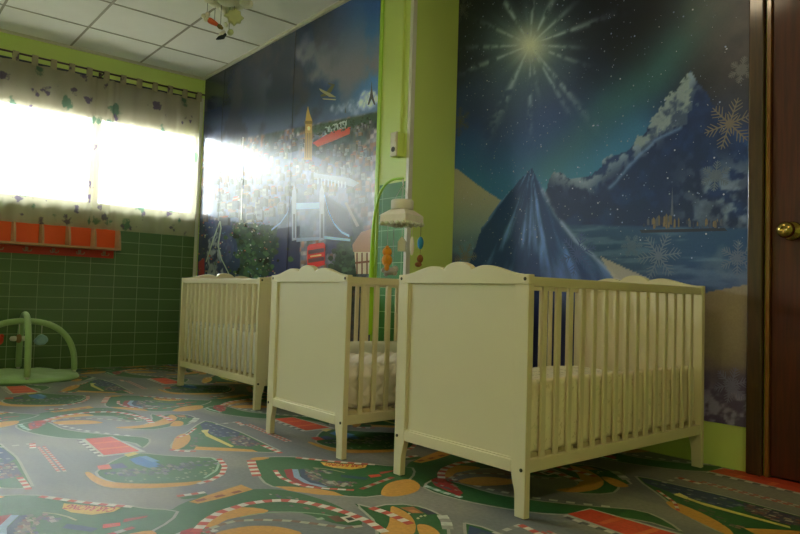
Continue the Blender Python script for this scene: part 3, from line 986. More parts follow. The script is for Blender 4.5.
# 2 loop island
loop_top = [(16, 425), (24, 418), (42, 412.6), (62, 409.6), (82, 408), (104, 407.6), (120, 409), (136, 413), (143, 417.5), (142, 420.5),
            (126, 419.6), (112, 416), (88, 415.4), (66, 417), (48, 420.6), (40, 424)]
lt = fl(loop_top); s2 = smooth(lt); U(s2, GREEN, 1)
arc = fl([(195, 532), (206, 520.5), (220, 512), (247, 503.5), (266, 500.8), (285, 500), (305, 502), (324, 506), (348, 513), (369, 521.5), (385, 532)], (-RPX, 0))
kerb(arc, .03)
island(fl([(16, 425), (22, 430), (40, 434.5), (70, 438.5), (105, 439), (135, 443), (142, 448), (150, 441.5), (147, 437.5), (130, 436), (104, 434), (80, 431.5), (62, 428.4),
           (54, 424.5), (46, 421), (36, 421)]), True)
U(smooth(fl([(46, 419), (60, 415.6), (80, 413.8), (94, 415), (84, 416.4), (66, 417.6), (52, 420.4)])), ORANGE, 3)
U(fl([(28, 424), (34, 421), (42, 420), (46, 423), (38, 428), (30, 429)]), (150, 52, 52), 3)
crowd(fl([(28, 424), (34, 421), (46, 420.4), (60, 419.6), (46, 424), (38, 428), (30, 429)]), 26, CROWD + [(170, 50, 50)] * 3, 4)
strip(fl([(52, 420.5), (64, 426), (84, 430.5), (110, 433.6), (130, 435.6)]), .02, (180, 180, 172), 3, .03, (110, 112, 112))
strip(fl([(20, 424), (24, 427.5), (30, 430)]), .02, (170, 190, 180), 3, .03, (110, 150, 130))
s_ = fl([(203, 531), (222, 524), (236, 520.5), (260, 519.5), (290, 520.5), (320, 524), (345, 528), (362, 525.5)], (-RPX, 0))
strip(s_, .018, (120, 96, 84), 4, .03, (160, 160, 140))
strip(fl([(240, 517), (262, 512.5), (290, 511.5), (318, 513), (343, 518), (352, 520)], (-RPX, 0)), .007, (126, 150, 120), 4)
U(fl([(327, 516), (338, 515.4), (346, 521), (336, 521.6)], (-RPX, 0)), (104, 66, 48), 5)
U(fl([(340, 517), (352, 515.4), (361, 519.4), (348, 522.4)], (-RPX, 0)), (196, 190, 176), 5)
U(fl([(345, 517.8), (351, 517), (355, 519.4), (349, 520.6)], (-RPX, 0)), (60, 56, 54), 6)
U(fl([(315, 518.4), (322, 517), (325, 519), (318, 520)], (-RPX, 0)), (140, 160, 136), 5)
U(smooth(fl([(216, 533), (240, 527), (262, 525.5), (284, 527.5), (302, 534), (262, 540), (230, 540)], (-RPX, 0))), ORANGE, 5)
crowd(fl([(100, 408.6), (130, 413), (136, 417), (120, 416), (100, 413)]), 12, CROWD, 4)

# 3 island with the red hall, pools and a line of trees
island(fl([(96, 472), (104, 466), (112, 461), (126, 455), (140, 452.5), (160, 454.6), (190, 456.6), (210, 457), (219, 459), (225, 466), (222, 473), (210, 479.6), (190, 482.4), (150, 484), (116, 482.6), (100, 477)]))
U(smooth(fl([(85, 473), (90, 472), (98, 477), (114, 482), (150, 483.4), (186, 482), (202, 480.5), (190, 485), (150, 488), (112, 487.6), (94, 482)])), ORANGE, 4)
U(fl([(78, 439.5), (112, 436), (146, 451.5), (102, 456.5)]), (168, 170, 160), 3)
U(fl([(85, 438.6), (111, 436.6), (139.5, 450.8), (104, 455)]), (192, 70, 48), 4)
U(fl([(93, 442.8), (119, 440.4), (121, 441.4), (95, 443.8)]), (206, 96, 56), 5)
U(fl([(98.5, 448.6), (128, 445.6), (130, 446.6), (100.5, 449.8)]), (206, 104, 60), 5)
strip(fl([(79, 440), (101, 456)]), .02, (90, 90, 88), 5, .03, (190, 186, 178))
U(fl([(97, 465.6), (109, 464), (112, 468.6), (99, 469.6)]), (186, 74, 52), 4)
U(fl([(110, 464.2), (122, 462.8), (128, 467.4), (113, 468.6)]), (52, 64, 100), 4)
U(fl([(124, 454.4), (134, 452), (139, 453.6), (128, 456.6)]), (196, 176, 104), 4)
U(fl([(129, 459), (140, 456), (148, 458), (164, 466), (150, 468), (136, 464)]), (52, 108, 164), 4)
U(fl([(140, 456.6), (146, 455.6), (160, 461), (152, 461.8)]), (96, 140, 180), 5)
crowd(fl([(100, 472), (126, 470), (160, 465), (196, 461), (216, 459.6), (219, 463), (190, 470), (156, 475), (120, 476)]), 130, [(60, 76, 72), (84, 96, 96), (112, 118, 116), (52, 66, 84), (128, 128, 110), (44, 74, 52)], 5, .014)
crowd(fl([(120, 478), (170, 476), (214, 466), (214, 474), (180, 480), (130, 482)]), 26, [(140, 150, 120), (84, 120, 84), (150, 150, 110)], 5, .009)
kerb(fl([(219, 458.6), (225, 466), (222, 474), (210, 480.5), (198, 483.6)]), .022)
strip(fl([(200, 457.4), (212, 457.6), (219, 462), (217, 470), (204, 478)]), .01, (140, 170, 140), 4)

# 5 triangular island with the paddock
island(fl([(205, 420.6), (222, 425.4), (240, 431.6), (258, 440), (274, 447.6), (282, 452), (262, 452), (230, 450.6), (196, 449.6), (172, 449), (175, 440), (190, 430)]), True, GREEN, 1, 2)
U(smooth(fl([(172, 448.6), (174.5, 438.6), (181, 434), (188.6, 434), (190.5, 439), (186, 445), (178, 449)])), ORANGE, 3)
U(fl([(196, 446.4), (224, 447.6), (252, 449.4), (258, 451.6), (226, 450.8), (194, 449.4)]), ORANGE, 4)
U(fl([(200, 424), (206, 421.6), (222, 426), (240, 432.4), (238, 436), (218, 437), (204, 431)]), NAVY, 3)
crowd(fl([(206, 423), (238, 433), (236, 437), (216, 436), (204, 430)]), 40, [(90, 98, 116), (120, 124, 130), (60, 84, 80), (40, 50, 76)], 4)
U(fl([(228, 438.5), (242, 434.5), (262, 443.6), (250, 446.6), (234, 444.6)]), (64, 62, 80), 3)
crowd(fl([(228, 438.5), (242, 434.5), (262, 443.6), (250, 446.6), (234, 444.6)]), 60, CROWD, 4)
U(fl([(202, 430), (206, 429.6), (209, 434), (234, 446), (231, 447), (206, 436)]), (190, 178, 96), 5)
U(fl([(201, 430.4), (209, 429.4), (208, 431.6), (203, 432.6)]), (196, 184, 110), 6)
crowd(fl([(190, 441), (200, 432), (204, 436), (196, 446), (186, 447)]), 26, [(130, 100, 84), (90, 84, 76), (60, 100, 60)], 4)
kerb(fl([(170, 449.4), (182, 451), (196, 451)]), .02)
kerb(fl([(262, 445), (272, 449), (281, 453)]), .022)
kerb(fl([(196, 428), (188, 434), (176, 438)]), .012)

# 6 thin divider between two lanes
U(fl([(178, 497.4), (206, 493), (209, 496.2), (184, 499)]), GREEN, 2)
U(fl([(189, 501.6), (206, 495.4), (241, 484.4), (253, 489.2), (226, 497), (198, 503.4)]), ORANGE, 3)
kerb(fl([(177, 496), (192, 494), (205, 492)]), .022)
strip(fl([(196, 500.8), (222, 495.4), (249, 488.8)]), .022, (132, 72, 40), 5, .04, (178, 130, 62))

# 8 island right of the loop with the orange bend
sh = (-RPX, 0)
island(fl([(372, 507.5), (382, 504.6), (396, 504), (413, 504.4), (431, 510), (441, 514.4), (446, 523), (449, 536)], sh) + fl([(176, 425), (160, 428.6), (138, 429.4), (122, 427.6), (142, 425.4), (152, 419), (150, 413.4)]), True, GREEN, 1, 2)
U(smooth(fl([(172, 414.6), (177, 418), (170, 423), (150, 427), (126, 428.4), (116, 427), (138, 425.4), (156, 421.4), (166, 417)])), ORANGE, 4)
U(smooth(fl([(417, 525), (428, 525), (438, 531), (442, 540), (424, 540)], sh)), ORANGE, 3)
U(fl([(400, 507.4), (413, 506.4), (424, 513), (412, 513)], sh), (146, 96, 58), 4)
U(fl([(418, 508), (425, 508.4), (437, 513.6), (428, 514.6)], sh), (56, 60, 76), 4)
U(fl([(408, 510), (414, 509.4), (420, 512.4), (413, 512.6)], sh), (176, 120, 70), 5)
for a, b in ((396, 509), (421, 516), (425, 515.4), (418, 518), (405, 515), (409, 513.4)):
    U(fl([(a - 2, b), (a, b - 1), (a + 2, b), (a, b + 1)], sh), (170, 170, 130), 4)
kerb(fl([(371, 507.5), (388, 513), (404, 520.5), (411, 524)], sh), .03)
strip(fl([(442, 515), (446, 521), (448, 529)], sh), .035, (176, 180, 168), 3, .04, (140, 140, 132))
# start-finish straight: red dashed lines
for d_ in (0, .02):
    strip([(a + d_ * .3, b + d_) for a, b in fl([(245, 424), (262, 431), (287, 441.5)])], .012, (172, 82, 70), 2, .02, (176, 160, 150))
# grid marks beside the red hall
for k in range(6):
    a, b = 78 + k * 4.6, 443 + k * 2.5
    U(fl([(a, b), (a + 3, b - .3), (a + 3.6, b), (a + .6, b + .4)]), (70, 74, 76), 2)
# zebra and lane lines
strip(fl([(492, 534), (508, 529), (521, 524.5)]), .02, (170, 170, 160), 2, .03, (120, 120, 114))
kerb(fl([(520, 524.6), (532, 530), (542, 535)]), .025, 3)


def clip_rect(poly, rect):
    for ax, lim, sg in ((0, rect[0], 1), (0, rect[1], -1), (1, rect[2], 1), (1, rect[3], -1)):
        out = []
        for i in range(len(poly)):
            a, b = poly[i], poly[(i + 1) % len(poly)]
            ia, ib = (a[ax] - lim) * sg >= 0, (b[ax] - lim) * sg >= 0
            if ia: out.append(a)
            if ia != ib:
                t = (lim - a[ax]) / (b[ax] - a[ax])
                out.append((a[0] + (b[0] - a[0]) * t, a[1] + (b[1] - a[1]) * t))
        poly = out
        if len(poly) < 3: return None
    return poly


cp = Paint()
for rect, n_ in (((CX0, CX1, CY0, Y1 - .002), 120), ((PX1 + .002, CX1, Y1 - .002, CY1), 40)):
    gx, gy = np.meshgrid(np.linspace(rect[0], rect[1], n_), np.linspace(rect[2], rect[3], n_))
    gn = fbm(gx * 4, gy * 4, 5, 40); gm = fbm(gx * 1.2, gy * 7, 4, 41)
    GCOL = mix(np.full(gx.shape + (3,), (106, 111, 111), float), (126, 125, 117), sstep(.35, .65, gn))
    GCOL = mix(GCOL, (92, 97, 103), sstep(.5, .7, gm) * .7)
    cp.grid(np.stack([gx, gy, np.full_like(gx, -.0012)], -1), linarr(GCOL) * GC)
for i in range(-3, 4):
    for j in range(-4, 4):
        for k_, (pts, col, layer) in enumerate(unit):
            xs = [p[0] + i * RPX for p in pts]; ys = [p[1] + j * RPY for p in pts]
            if max(xs) < CX0 or min(xs) > CX1 or max(ys) < CY0 or min(ys) > CY1: continue
            for rect in ((CX0, CX1, CY0, Y1 - .002), (PX1 + .002, CX1, Y1 - .002, CY1)):
                q = list(zip(xs, ys))
                if min(xs) < rect[0] or max(xs) > rect[1] or min(ys) < rect[2] or max(ys) > rect[3]:
                    q = clip_rect(q, rect)
                    if not q: continue
                cp.face([(a, b, -.0012 + .00012 * layer + 1.15e-6 * (k_ % 97)) for a, b in q], col)
# plain red border band where the carpet meets the door
cp.face([(x_, y_, .0001) for x_, y_ in ((.10, Y2 - .075), (1.3, Y2 - .075), (1.3, Y2 - .003), (.10, Y2 - .003))], np.array(lin((178, 60, 40))) * GC)
oc = cp.build('play_carpet', painted_mat('race_track_print', 0.5, 0.4, 1.0, bump=.15, nscale=70, namt=.14))
tag(oc, 'wall to wall play carpet printed with grey race tracks, green islands and orange sand', 'carpet')

# ------------------------------------------------------------------ curtains and rod
CURX = XW + .115
rod = MB().tube([(CURX, -3.1, 2.537), (CURX, .835, 2.537)], .008, 10)
rd_o = empty('curtain_rod', (0, 0, 0))
rod.build('rod', M['rod'], rd_o)
for yy in (.80, -.075, -1.6, -3.0):
    MB().box(XW, CURX + .006, yy - .006, yy + .006, 2.523, 2.529).box(XW, XW + .006, yy - .012, yy + .012, 2.51, 2.56).build('bracket', M['rod'], rd_o)
tag(rd_o, 'thin dark curtain rod fixed above the window under the ceiling', 'curtain rod')


def curtain(y0, y1, label, seed, bunch):
    root = empty('curtain', (CURX, (y0 + y1) / 2, 1.19))
    tag(root, label, 'curtain', 'floral tab top curtains')
    ny, nz = int((y1 - y0) / .012), 44
    h = 2.478 - 1.19
    r_ = random.Random(seed)
    ph = [r_.uniform(0, 6) for _ in range(6)]

    def wave(yy, t):
        a = .012 * math.sin(yy * 2 * PI / .142 + ph[0] + .6 * math.sin(yy * 5 + ph[1]))
        a += .009 * math.sin(yy * 31 + ph[2]) * (1 - .4 * t)
        for c_, w_, amp in bunch:
            a += amp * math.exp(-((yy - c_) / w_) ** 2) * math.cos((yy - c_) / w_ * 5)
        return a * (.75 + .25 * t)
    vs, fs = [], []
    for j in range(nz + 1):
        t = 1 - j / nz
        for i in range(ny + 1):
            yy = y0 + (y1 - y0) * i / ny
            vs.append((wave(yy, 1 - t), yy - (y0 + y1) / 2, t * h))
    for j in range(nz):
        for i in range(ny):
            a = j * (ny + 1) + i
            fs.append((a, a + 1, a + ny + 2, a + ny + 1))
    MB().add(vs, fs, 0, True).build('drape', M['curtain'], root)
    # hem
    k = 0
    yy = y1 - .012
    while yy > y0 + .02:
        yc = yy - (y0 + y1) / 2
        hw_ = .022
        zc = 2.537 - 1.19
        pr = []
        for s_ in range(13):
            a = -PI / 2 + PI * s_ / 12
            pr.append((.012 * math.cos(PI + PI * s_ / 12), zc + .003 + .012 * math.sin(PI * s_ / 12)))
        path = [(-.010, h - .012)] + pr + [(.010, h - .012)]
        v2, f2 = [], []
        for (xx, zz) in path:
            v2 += [(xx, yc - hw_, zz), (xx, yc + hw_, zz)]
        for s_ in range(len(path) - 1):
            f2.append((2 * s_, 2 * s_ + 1, 2 * s_ + 3, 2 * s_ + 2))
        MB().add(v2, f2, 0, True).build('tab', M['curtain'], root, solid=.002)
        yy -= .138
    return root


curtain(-.052, .79, 'floral tab top curtain in the corner by the city mural, right of the window post', 3, [(.0, .05, .02)])
curtain(-1.62, -.040, 'floral tab top curtain above the orange shelf, cut by the left edge of the photo', 5, [(-.14, .04, .02)])

# ------------------------------------------------------------------ orange shelf with hooks
sx0 = XW + .008
SY0, SY1 = -1.05, .125
sh_o = empty('wall_shelf', (sx0, (SY0 + SY1) / 2, .95))
tag(sh_o, 'orange wall shelf with compartments and coat hooks under the curtains', 'shelf')
W_ = (SY1 - SY0) / 2
MB().box(0, .012, -W_, W_, .07, .262).build('back_panel', M['orange'], sh_o)
tag(MB().box(.0, .014, -W_ + .0, W_ - .02, 0.0, .07).build('hook_board', M['redboard'], sh_o), 'darker red board')
MB().box(.012, .15, -W_, W_, .066, .084).build('bottom_shelf', M['tan'], sh_o, bevel=.002)
yy = W_
while yy > -W_ - .01:
    prof = [(.012, .084), (.15, .084), (.146, .12), (.13, .19), (.10, .25), (.085, .262), (.012, .262)]
    dv = MB().prism([(a, b) for a, b in prof], 'y', yy - .016, yy, 0)
    tag(dv.build('divider', [M['tan']], sh_o, bevel=.002), 'raw tan board')
    MB().tube([(.014, yy - .10, .045), (.03, yy - .10, .045), (.045, yy - .10, .03), (.05, yy - .10, .02)], .004, 8)
    hk = MB().box(.014, .018, yy - .112, yy - .088, .02, .056)
    hk.tube([(.018, yy - .10, .05), (.05, yy - .10, .052)], .0045, 8)
    for s_ in (-1, 1):
        hk.tube([(.018, yy - .10, .030), (.032, yy - .10 + s_ * .012, .020), (.044, yy - .10 + s_ * .026, .022), (.05, yy - .10 + s_ * .032, .038)], .004, 8)
    if yy - .13 > -W_: hk.build('hook', M['hook'], sh_o)
    yy -= .2

# ------------------------------------------------------------------ pillar fittings
sw = empty('light_switch', (-1.728, Y1, 1.54))
tag(sw, 'ivory surface mounted switch over a socket on the green pillar', 'light switch')
MB().box(-.027, .027, -.052, 0, 0, .148).build('back_box', M['lime'], sw, bevel=.004)
MB().box(-.030, .030, -.062, -.052, .0, .148).build('plate', M['switchw'], sw, bevel=.003)
tag(MB().box(-.020, .020, -.066, -.062, .085, .132).build('rocker', M['switchw'], sw, bevel=.002), 'ivory rocker')
soc = MB().lathe([(.002, 0), (.016, 0), (.016, .003), (.014, .003), (.012, -.002 + .0025), (.002, .0005)], 20, 0,
                 Matrix.Translation((0, -.062, .042)) @ Matrix.Rotation(PI / 2, 4, 'X'))
tag(soc.build('socket', M['dark'], sw), 'dark round socket')
cd = MB().box(-1.745, -1.722, Y1 - .016, Y1, 1.689, HC - .001)
cdo = cd.build('cable_duct', M['lime'], None, bevel=.004)
tag(cdo, 'green painted cable duct running up the pillar above the light switch', 'cable duct')

# ------------------------------------------------------------------ cribs
def scallop(W):
    h = W / 2
    P_ = [(-h, .750), (h, .750), (h, .783)]

    def half():
        # from the right end to the middle: flat, ogee up to a bump, notch, middle bump
        pts = []
        ks = [(.95, .7832), (.88, .7845), (.80, .788), (.72, .7935), (.64, .8008), (.56, .8078), (.49, .8128), (.43, .8152), (.37, .8150), (.31, .8118), (.26, .8068), (.225, .8020)]
        pts += [(h * a, b) for a, b in ks]
        for k in range(0, 9):
            a = math.radians(15 + 75 * k / 8)
            pts.append((.215 * h * math.cos(a) / math.cos(math.radians(15)), .8020 + .0275 * (math.sin(a) - .2588) / .7412))
        return pts
    hp = half()
    P_ += hp
    P_ += [(-a, b) for a, b in reversed(hp[:-1])]
    P_ += [(-h, .783)]
    return P_


def leg_outline(s):
    """post with the tapered foot, at the panel's edge; s = +1 right, -1 left"""
    h = CW / 2
    inn = [(h - .060, .750), (h - .060, .150), (h - .058, .128), (h - .052, .105), (h - .046, .085), (h - .0435, .065), (h - .042, .0)]
    pts = [(h, 0), (h, .750)] + inn
    return [(s * a, b) for a, b in pts]


def make_crib(loc, rz, label):
    root = empty('baby_crib', loc, rz)
    tag(root, label, 'crib', 'cream baby cribs')
    h = CW / 2
    for e in (-1, 1):
        ye = e * CL / 2
        a, b = (ye, ye + .026) if e < 0 else (ye - .026, ye)
        out = ye; inn = ye - e * .026
        # the inset panel with its bead is the end panel's own mesh
        pm = MB()
        p0, p1 = sorted((ye - e * .009, ye - e * .019))
        pm.box(-h + .06, h - .06, p0, p1, .178, .750)
        q0, q1 = sorted((ye - e * .004, ye - e * .022))
        pm.box(-h + .06, -h + .066, q0, q1, .178, .750).box(h - .066, h - .06, q0, q1, .178, .750).box(-h + .066, h - .066, q0, q1, .178, .184)
        ep = pm.build('end_panel', M['cream'], root)
        MB().prism(scallop(CW), 'y', a - .001, b + .001).build('scalloped_rail', M['cream'], ep, bevel=.0025)
        MB().box(-h + .06, h - .06, a, b, .138, .178).build('bottom_rail', M['cream'], ep, bevel=.002)
        for s in (-1, 1):
            MB().prism(leg_outline(s), 'y', a, b).build('leg', M['cream'], ep, bevel=.0025)
            for zz in (.768, .152):
                RM_ = Matrix.Translation((s * (h - .017), out + e * .0005, zz)) @ Matrix.Rotation(-e * PI / 2, 4, 'X')
                MB().lathe([(.001, -.004), (.0062, -.004), (.0062, .0014), (.001, .0012)], 12, 0, RM_).build('bolt', M['bolt'], ep)
    for s in (-1, 1):
        x0, x1 = sorted((s * (h - .003), s * (h - .024)))
        l = CL / 2 - .026
        sr = MB().box(x0, x1, -l, l, .744, .776).build('side_rail', M['cream'], root, bevel=.003)
        MB().box(x0, x1, -l, l, .142, .184).build('lower_rail', M['cream'], sr, bevel=.003)
        xm = (x0 + x1) / 2
        for k in range(15):
            yy = -l + (2 * l) * (k + 1) / 16
            MB().box(xm - .006, xm + .006, yy - .0115, yy + .0115, .182, .746).build('bar', M['cream'], sr, bevel=.003)
    bs = MB()
    bs.box(-h + .025, -h + .05, -CL / 2 + .026, CL / 2 - .026, .16, .185).box(h - .05, h - .025, -CL / 2 + .026, CL / 2 - .026, .16, .185)
    for k in range(12):
        yy = -CL / 2 + .06 + k * (CL - .12) / 11
        bs.box(-h + .025, h - .025, yy - .03, yy + .03, .185, .197)
    bs.build('slatted_base', M['base'], root)
    return root


crib1 = make_crib((-CW / 2, CL / 2, 0.0002), 0, 'cream slatted baby crib nearest the door, its solid end panel facing the room')
bpy.context.view_layer.update()
crib2 = copy_tree(crib1)
crib2.location = (-.9457 - CW / 2, -.0488 + CL / 2, .0002)
crib2['label'] = 'middle cream baby crib with green mobile arm clamped on its rail'
crib3 = copy_tree(crib1)
crib3.location = (-2.1937 - CL / 2, .1953 + CW / 2, .0002); crib3.rotation_euler = (0, 0, PI / 2)
crib3['label'] = 'farthest cream baby crib standing lengthwise along the city mural'


# ------------------------------------------------------------------ bedding
def soft_slab(name, m, w, l, z0, z1, f, loc, rz=0.0, rad=.05, ns=96, nt=120):
    """padded block: rounded profile swept along its length; f(s, t) puffs the surface outwards"""
    prof = []
    h = z1 - z0
    hw_ = w / 2
    segs = []
    n = 200
    per = [(-hw_, 0)]
    rad = min(rad, h * .49)
    def arc(cx_, cz_, a0, a1, k=14):
        return [(cx_ + rad * math.cos(a0 + (a1 - a0) * i / k), cz_ + rad * math.sin(a0 + (a1 - a0) * i / k)) for i in range(k + 1)]
    per = [(-hw_ + rad * .3, 0), (-hw_, rad * .3)] + arc(-hw_ + rad, h - rad, PI, PI / 2) + arc(hw_ - rad, h - rad, PI / 2, 0) + [(hw_, rad * .3), (hw_ - rad * .3, 0)]
    P_ = np.array(per); d = np.r_[0, np.cumsum(np.hypot(*np.diff(P_, axis=0).T))]
    ss = np.linspace(0, d[-1], ns)
    px_ = np.interp(ss, d, P_[:, 0]); pz_ = np.interp(ss, d, P_[:, 1])
    tx, tz = np.gradient(px_), np.gradient(pz_)
    nn = np.hypot(tx, tz) + 1e-9
    nx_, nz_ = -tz / nn, tx / nn
    vs, fs = [], []
    ts = np.linspace(-1, 1, nt)
    for t in ts:
        yy = l / 2 * math.sin(t * PI / 2) if False else l / 2 * t
        e = max(0.0, (abs(yy) - (l / 2 - rad)) / rad)
        k = math.sqrt(max(0.0, 1 - min(1, e) ** 2))
        shr = rad * (1 - k)
        for i in range(ns):
            fv = f(ss[i], yy) * (k if e > 0 else 1)
            xx = px_[i] - nx_[i] * shr + nx_[i] * fv
            zz = max(0, pz_[i] - nz_[i] * shr + nz_[i] * fv)
            vs.append((xx, yy, zz))
    for j in range(nt - 1):
        for i in range(ns - 1):
            a = j * ns + i
            fs.append((a, a + 1, a + ns + 1, a + ns))
        fs.append((j * ns + ns - 1, j * ns, (j + 1) * ns, (j + 1) * ns + ns - 1))
    mb = MB().add(vs, fs, 0, True)
    mb.f.append(tuple(range(ns))); mb.m.append(0); mb.sm.append(False)
    mb.f.append(tuple((nt - 1) * ns + i for i in reversed(range(ns)))); mb.m.append(0); mb.sm.append(False)
    o = mb.build(name, m)
    o.location = (loc[0], loc[1], z0); o.rotation_euler = (0, 0, rz)
    return o


def bumper(name, m, loc, rz, z0, z1, th, seed, wav=.006):
    """padded band standing round the inside of a crib"""
    hx, hy = CW / 2 - .0295, CL / 2 - .0315
    r_ = .03
    path = []
    for cx_, cy_, a0 in ((hx - r_, hy - r_, 0), (-hx + r_, hy - r_, PI / 2), (-hx + r_, -hy + r_, PI), (hx - r_, -hy + r_, 1.5 * PI)):
        for k in range(7):
            a = a0 + PI / 2 * k / 6
            path.append((cx_ + r_ * math.cos(a), cy_ + r_ * math.sin(a), math.cos(a), math.sin(a)))
    # resample straight runs
    full = []
    for i in range(len(path)):
        a, b = path[i], path[(i + 1) % len(path)]
        d = math.hypot(b[0] - a[0], b[1] - a[1])
        n = max(1, int(d / .014))
        for k in range(n):
            t = k / n
            full.append(tuple(a[j] + (b[j] - a[j]) * t for j in range(4)))
    R_ = random.Random(seed); ph = [R_.uniform(0, 6) for _ in range(5)]
    vs, fs = [], []
    np_ = 18
    s_ = 0
    for i, (xx, yy, nx_, ny_) in enumerate(full):
        if i: s_ += math.hypot(xx - full[i - 1][0], yy - full[i - 1][1])
        top = z1 + .008 * math.sin(s_ * 9 + ph[0]) + .005 * math.sin(s_ * 23 + ph[1])
        seam = abs(math.sin(s_ * PI / .21)) ** .35
        for k in range(np_):
            a = 2 * PI * k / np_
            ca, sa = math.cos(a), math.sin(a)
            o_ = (abs(ca) ** .6) * (1 if ca > 0 else -1) * th / 2 * (.8 + .2 * seam)
            zz = (z0 + top) / 2 + (abs(sa) ** .55) * (1 if sa > 0 else -1) * (top - z0) / 2
            fr = (zz - z0) / (top - z0)
            o_ += min(0, wav * math.sin(s_ * 40 + ph[2] + fr * 3) + wav * .6 * math.sin(s_ * 71 + fr * 6 + ph[3]) - wav * .6) * (1 if ca > 0 else -1) * abs(ca)
            vs.append((xx - nx_ * (th / 2 - o_), yy - ny_ * (th / 2 - o_), zz))
    n = len(full)
    for i in range(n):
        for k in range(np_):
            fs.append((i * np_ + k, ((i + 1) % n) * np_ + k, ((i + 1) % n) * np_ + (k + 1) % np_, i * np_ + (k + 1) % np_))
    o = MB().add(vs, fs, 0, True).build(name, m)
    o.location = (loc[0], loc[1], 0); o.rotation_euler = (0, 0, rz)
    return o


def rumple(seed, amp):
    r_ = random.Random(seed); q = [(r_.uniform(4, 16), r_.uniform(3, 14), r_.uniform(0, 6)) for _ in range(6)]
    return lambda s_, t: amp * sum(math.sin(a * s_ + b * t + c_) for a, b, c_ in q) / 3


l1 = crib1.location; l2 = crib2.location; l3 = crib3.location
o = soft_slab('crib_bumper', M['bed1'], .026, 1.125, .1985, .437, rumple(1, .0018), (l1[0] + CW / 2 - .0385, l1[1], 0), 0, .012, 40, 160)
tag(o, 'cream cot bumper behind the front bars of the crib nearest the door', 'crib bumper', 'padded bumpers inside the cribs')
o = soft_slab('crib_quilt', M['bed1q'], .555, 1.09, .1975, .388, rumple(2, .009), (l1[0] - .018, l1[1], 0), 0, .07)
tag(o, 'cream patterned quilt heaped inside the crib nearest the door', 'quilt')
o = soft_slab('crib_bumper', M['bed2b'], .024, 1.07, .1985, .445, rumple(4, .0015), (l2[0] - CW / 2 + .039, l2[1], 0), 0, .011, 40, 60)
tag(o, 'plain pale bumper along the far bars inside the middle crib', 'crib bumper', 'padded bumpers inside the cribs')


def diamonds(s_, t):
    a, b = math.sin((s_ + t) * PI / .085), math.sin((s_ - t) * PI / .085)
    return .012 * min(abs(a), abs(b)) ** .6 - .004


o = soft_slab('quilted_mattress', M['bed2'], .535, 1.06, .1975, .385, diamonds, (l2[0] + .012, l2[1], 0), 0, .06, 150, 190)
tag(o, 'white diamond quilted mattress pad in the middle crib', 'mattress')
o = bumper('crib_bumper', M['bed3'], l3, PI / 2, .199, .455, .03, 9, .002)
tag(o, 'small patterned floral bumper inside the farthest crib', 'crib bumper', 'padded bumpers inside the cribs')
o = soft_slab('crib_mattress', M['bed3'], .53, 1.05, .1975, .35, rumple(6, .006), l3, PI / 2, .05)
tag(o, 'floral covered mattress lying in the farthest crib', 'mattress')

o = soft_slab('blanket', M['bed2b'], .022, 1.10, .47, .742, rumple(12, .002), (l3[0], l3[1] + CW / 2 - .042, 0), PI / 2, .010, 40, 120)
tag(o, 'pale blanket hung along the far bars inside the farthest crib', 'blanket')

# ------------------------------------------------------------------ musical mobile on the middle crib
mx_, my_ = -1.606 + .012, .595
mo = empty('baby_mobile', (mx_, my_, .776))
tag(mo, 'baby mobile with bright green arm and hanging felt toys over the middle crib', 'mobile')
arm = [(0, 0, -.30), (0, 0, -.10), (0, 0, .06), (0, 0, .22), (.004, 0, .33), (.02, 0, .42), (.05, 0, .49), (.09, 0, .535), (.14, 0, .557), (.19, 0, .563), (.235, 0, .560), (.252, 0, .556)]
sm = []
for i in range(len(arm) - 1):
    for k in range(4):
        t = k / 4
        p0, p1_, p2_, p3 = (np.array(arm[min(max(i + d, 0), len(arm) - 1)]) for d in (-1, 0, 1, 2))
        sm.append(tuple(.5 * (2 * p1_ + (p2_ - p0) * t + (2 * p0 - 5 * p1_ + 4 * p2_ - p3) * t * t + (3 * p1_ - p0 - 3 * p2_ + p3) * t ** 3)))
sm.append(arm[-1])
am = MB()
off = -.028
sm2 = [(p[0] + off, p[1], p[2]) for p in sm]
am.tube(sm2, [.024 - .017 * min(1, max(0, (p[2] + .30) / .75)) for p in sm], 12)
am.build('arm', M['armg'], mo)
MB().box(-.052, -.013, -.028, .028, -.07, .016).box(-.013, .02, -.028, .028, .0008, .016).build('clamp', M['armg'], mo, bevel=.004)
wl = [(off - .05 + .0, -.09 + .05 * math.cos(a), .0 + .045 * math.sin(a)) for a in np.linspace(0, 2 * PI, 24)]
hx = .252 + off                    # hook end
MB().tube([(hx, 0, .556), (hx, 0, .535), (hx + .006, 0, .527), (hx, 0, .52)], .0035, 8).build('hook', M['felt'], mo)
ztop = .440
ss = MB()
for a in range(4):
    w_ = a * PI / 2 + PI / 4
    ss.tube([(hx, 0, .522), (hx + .045 * math.cos(w_), .045 * math.sin(w_), ztop - .002)], .0013, 6)
ss.build('hanging_cord', M['string'], mo)
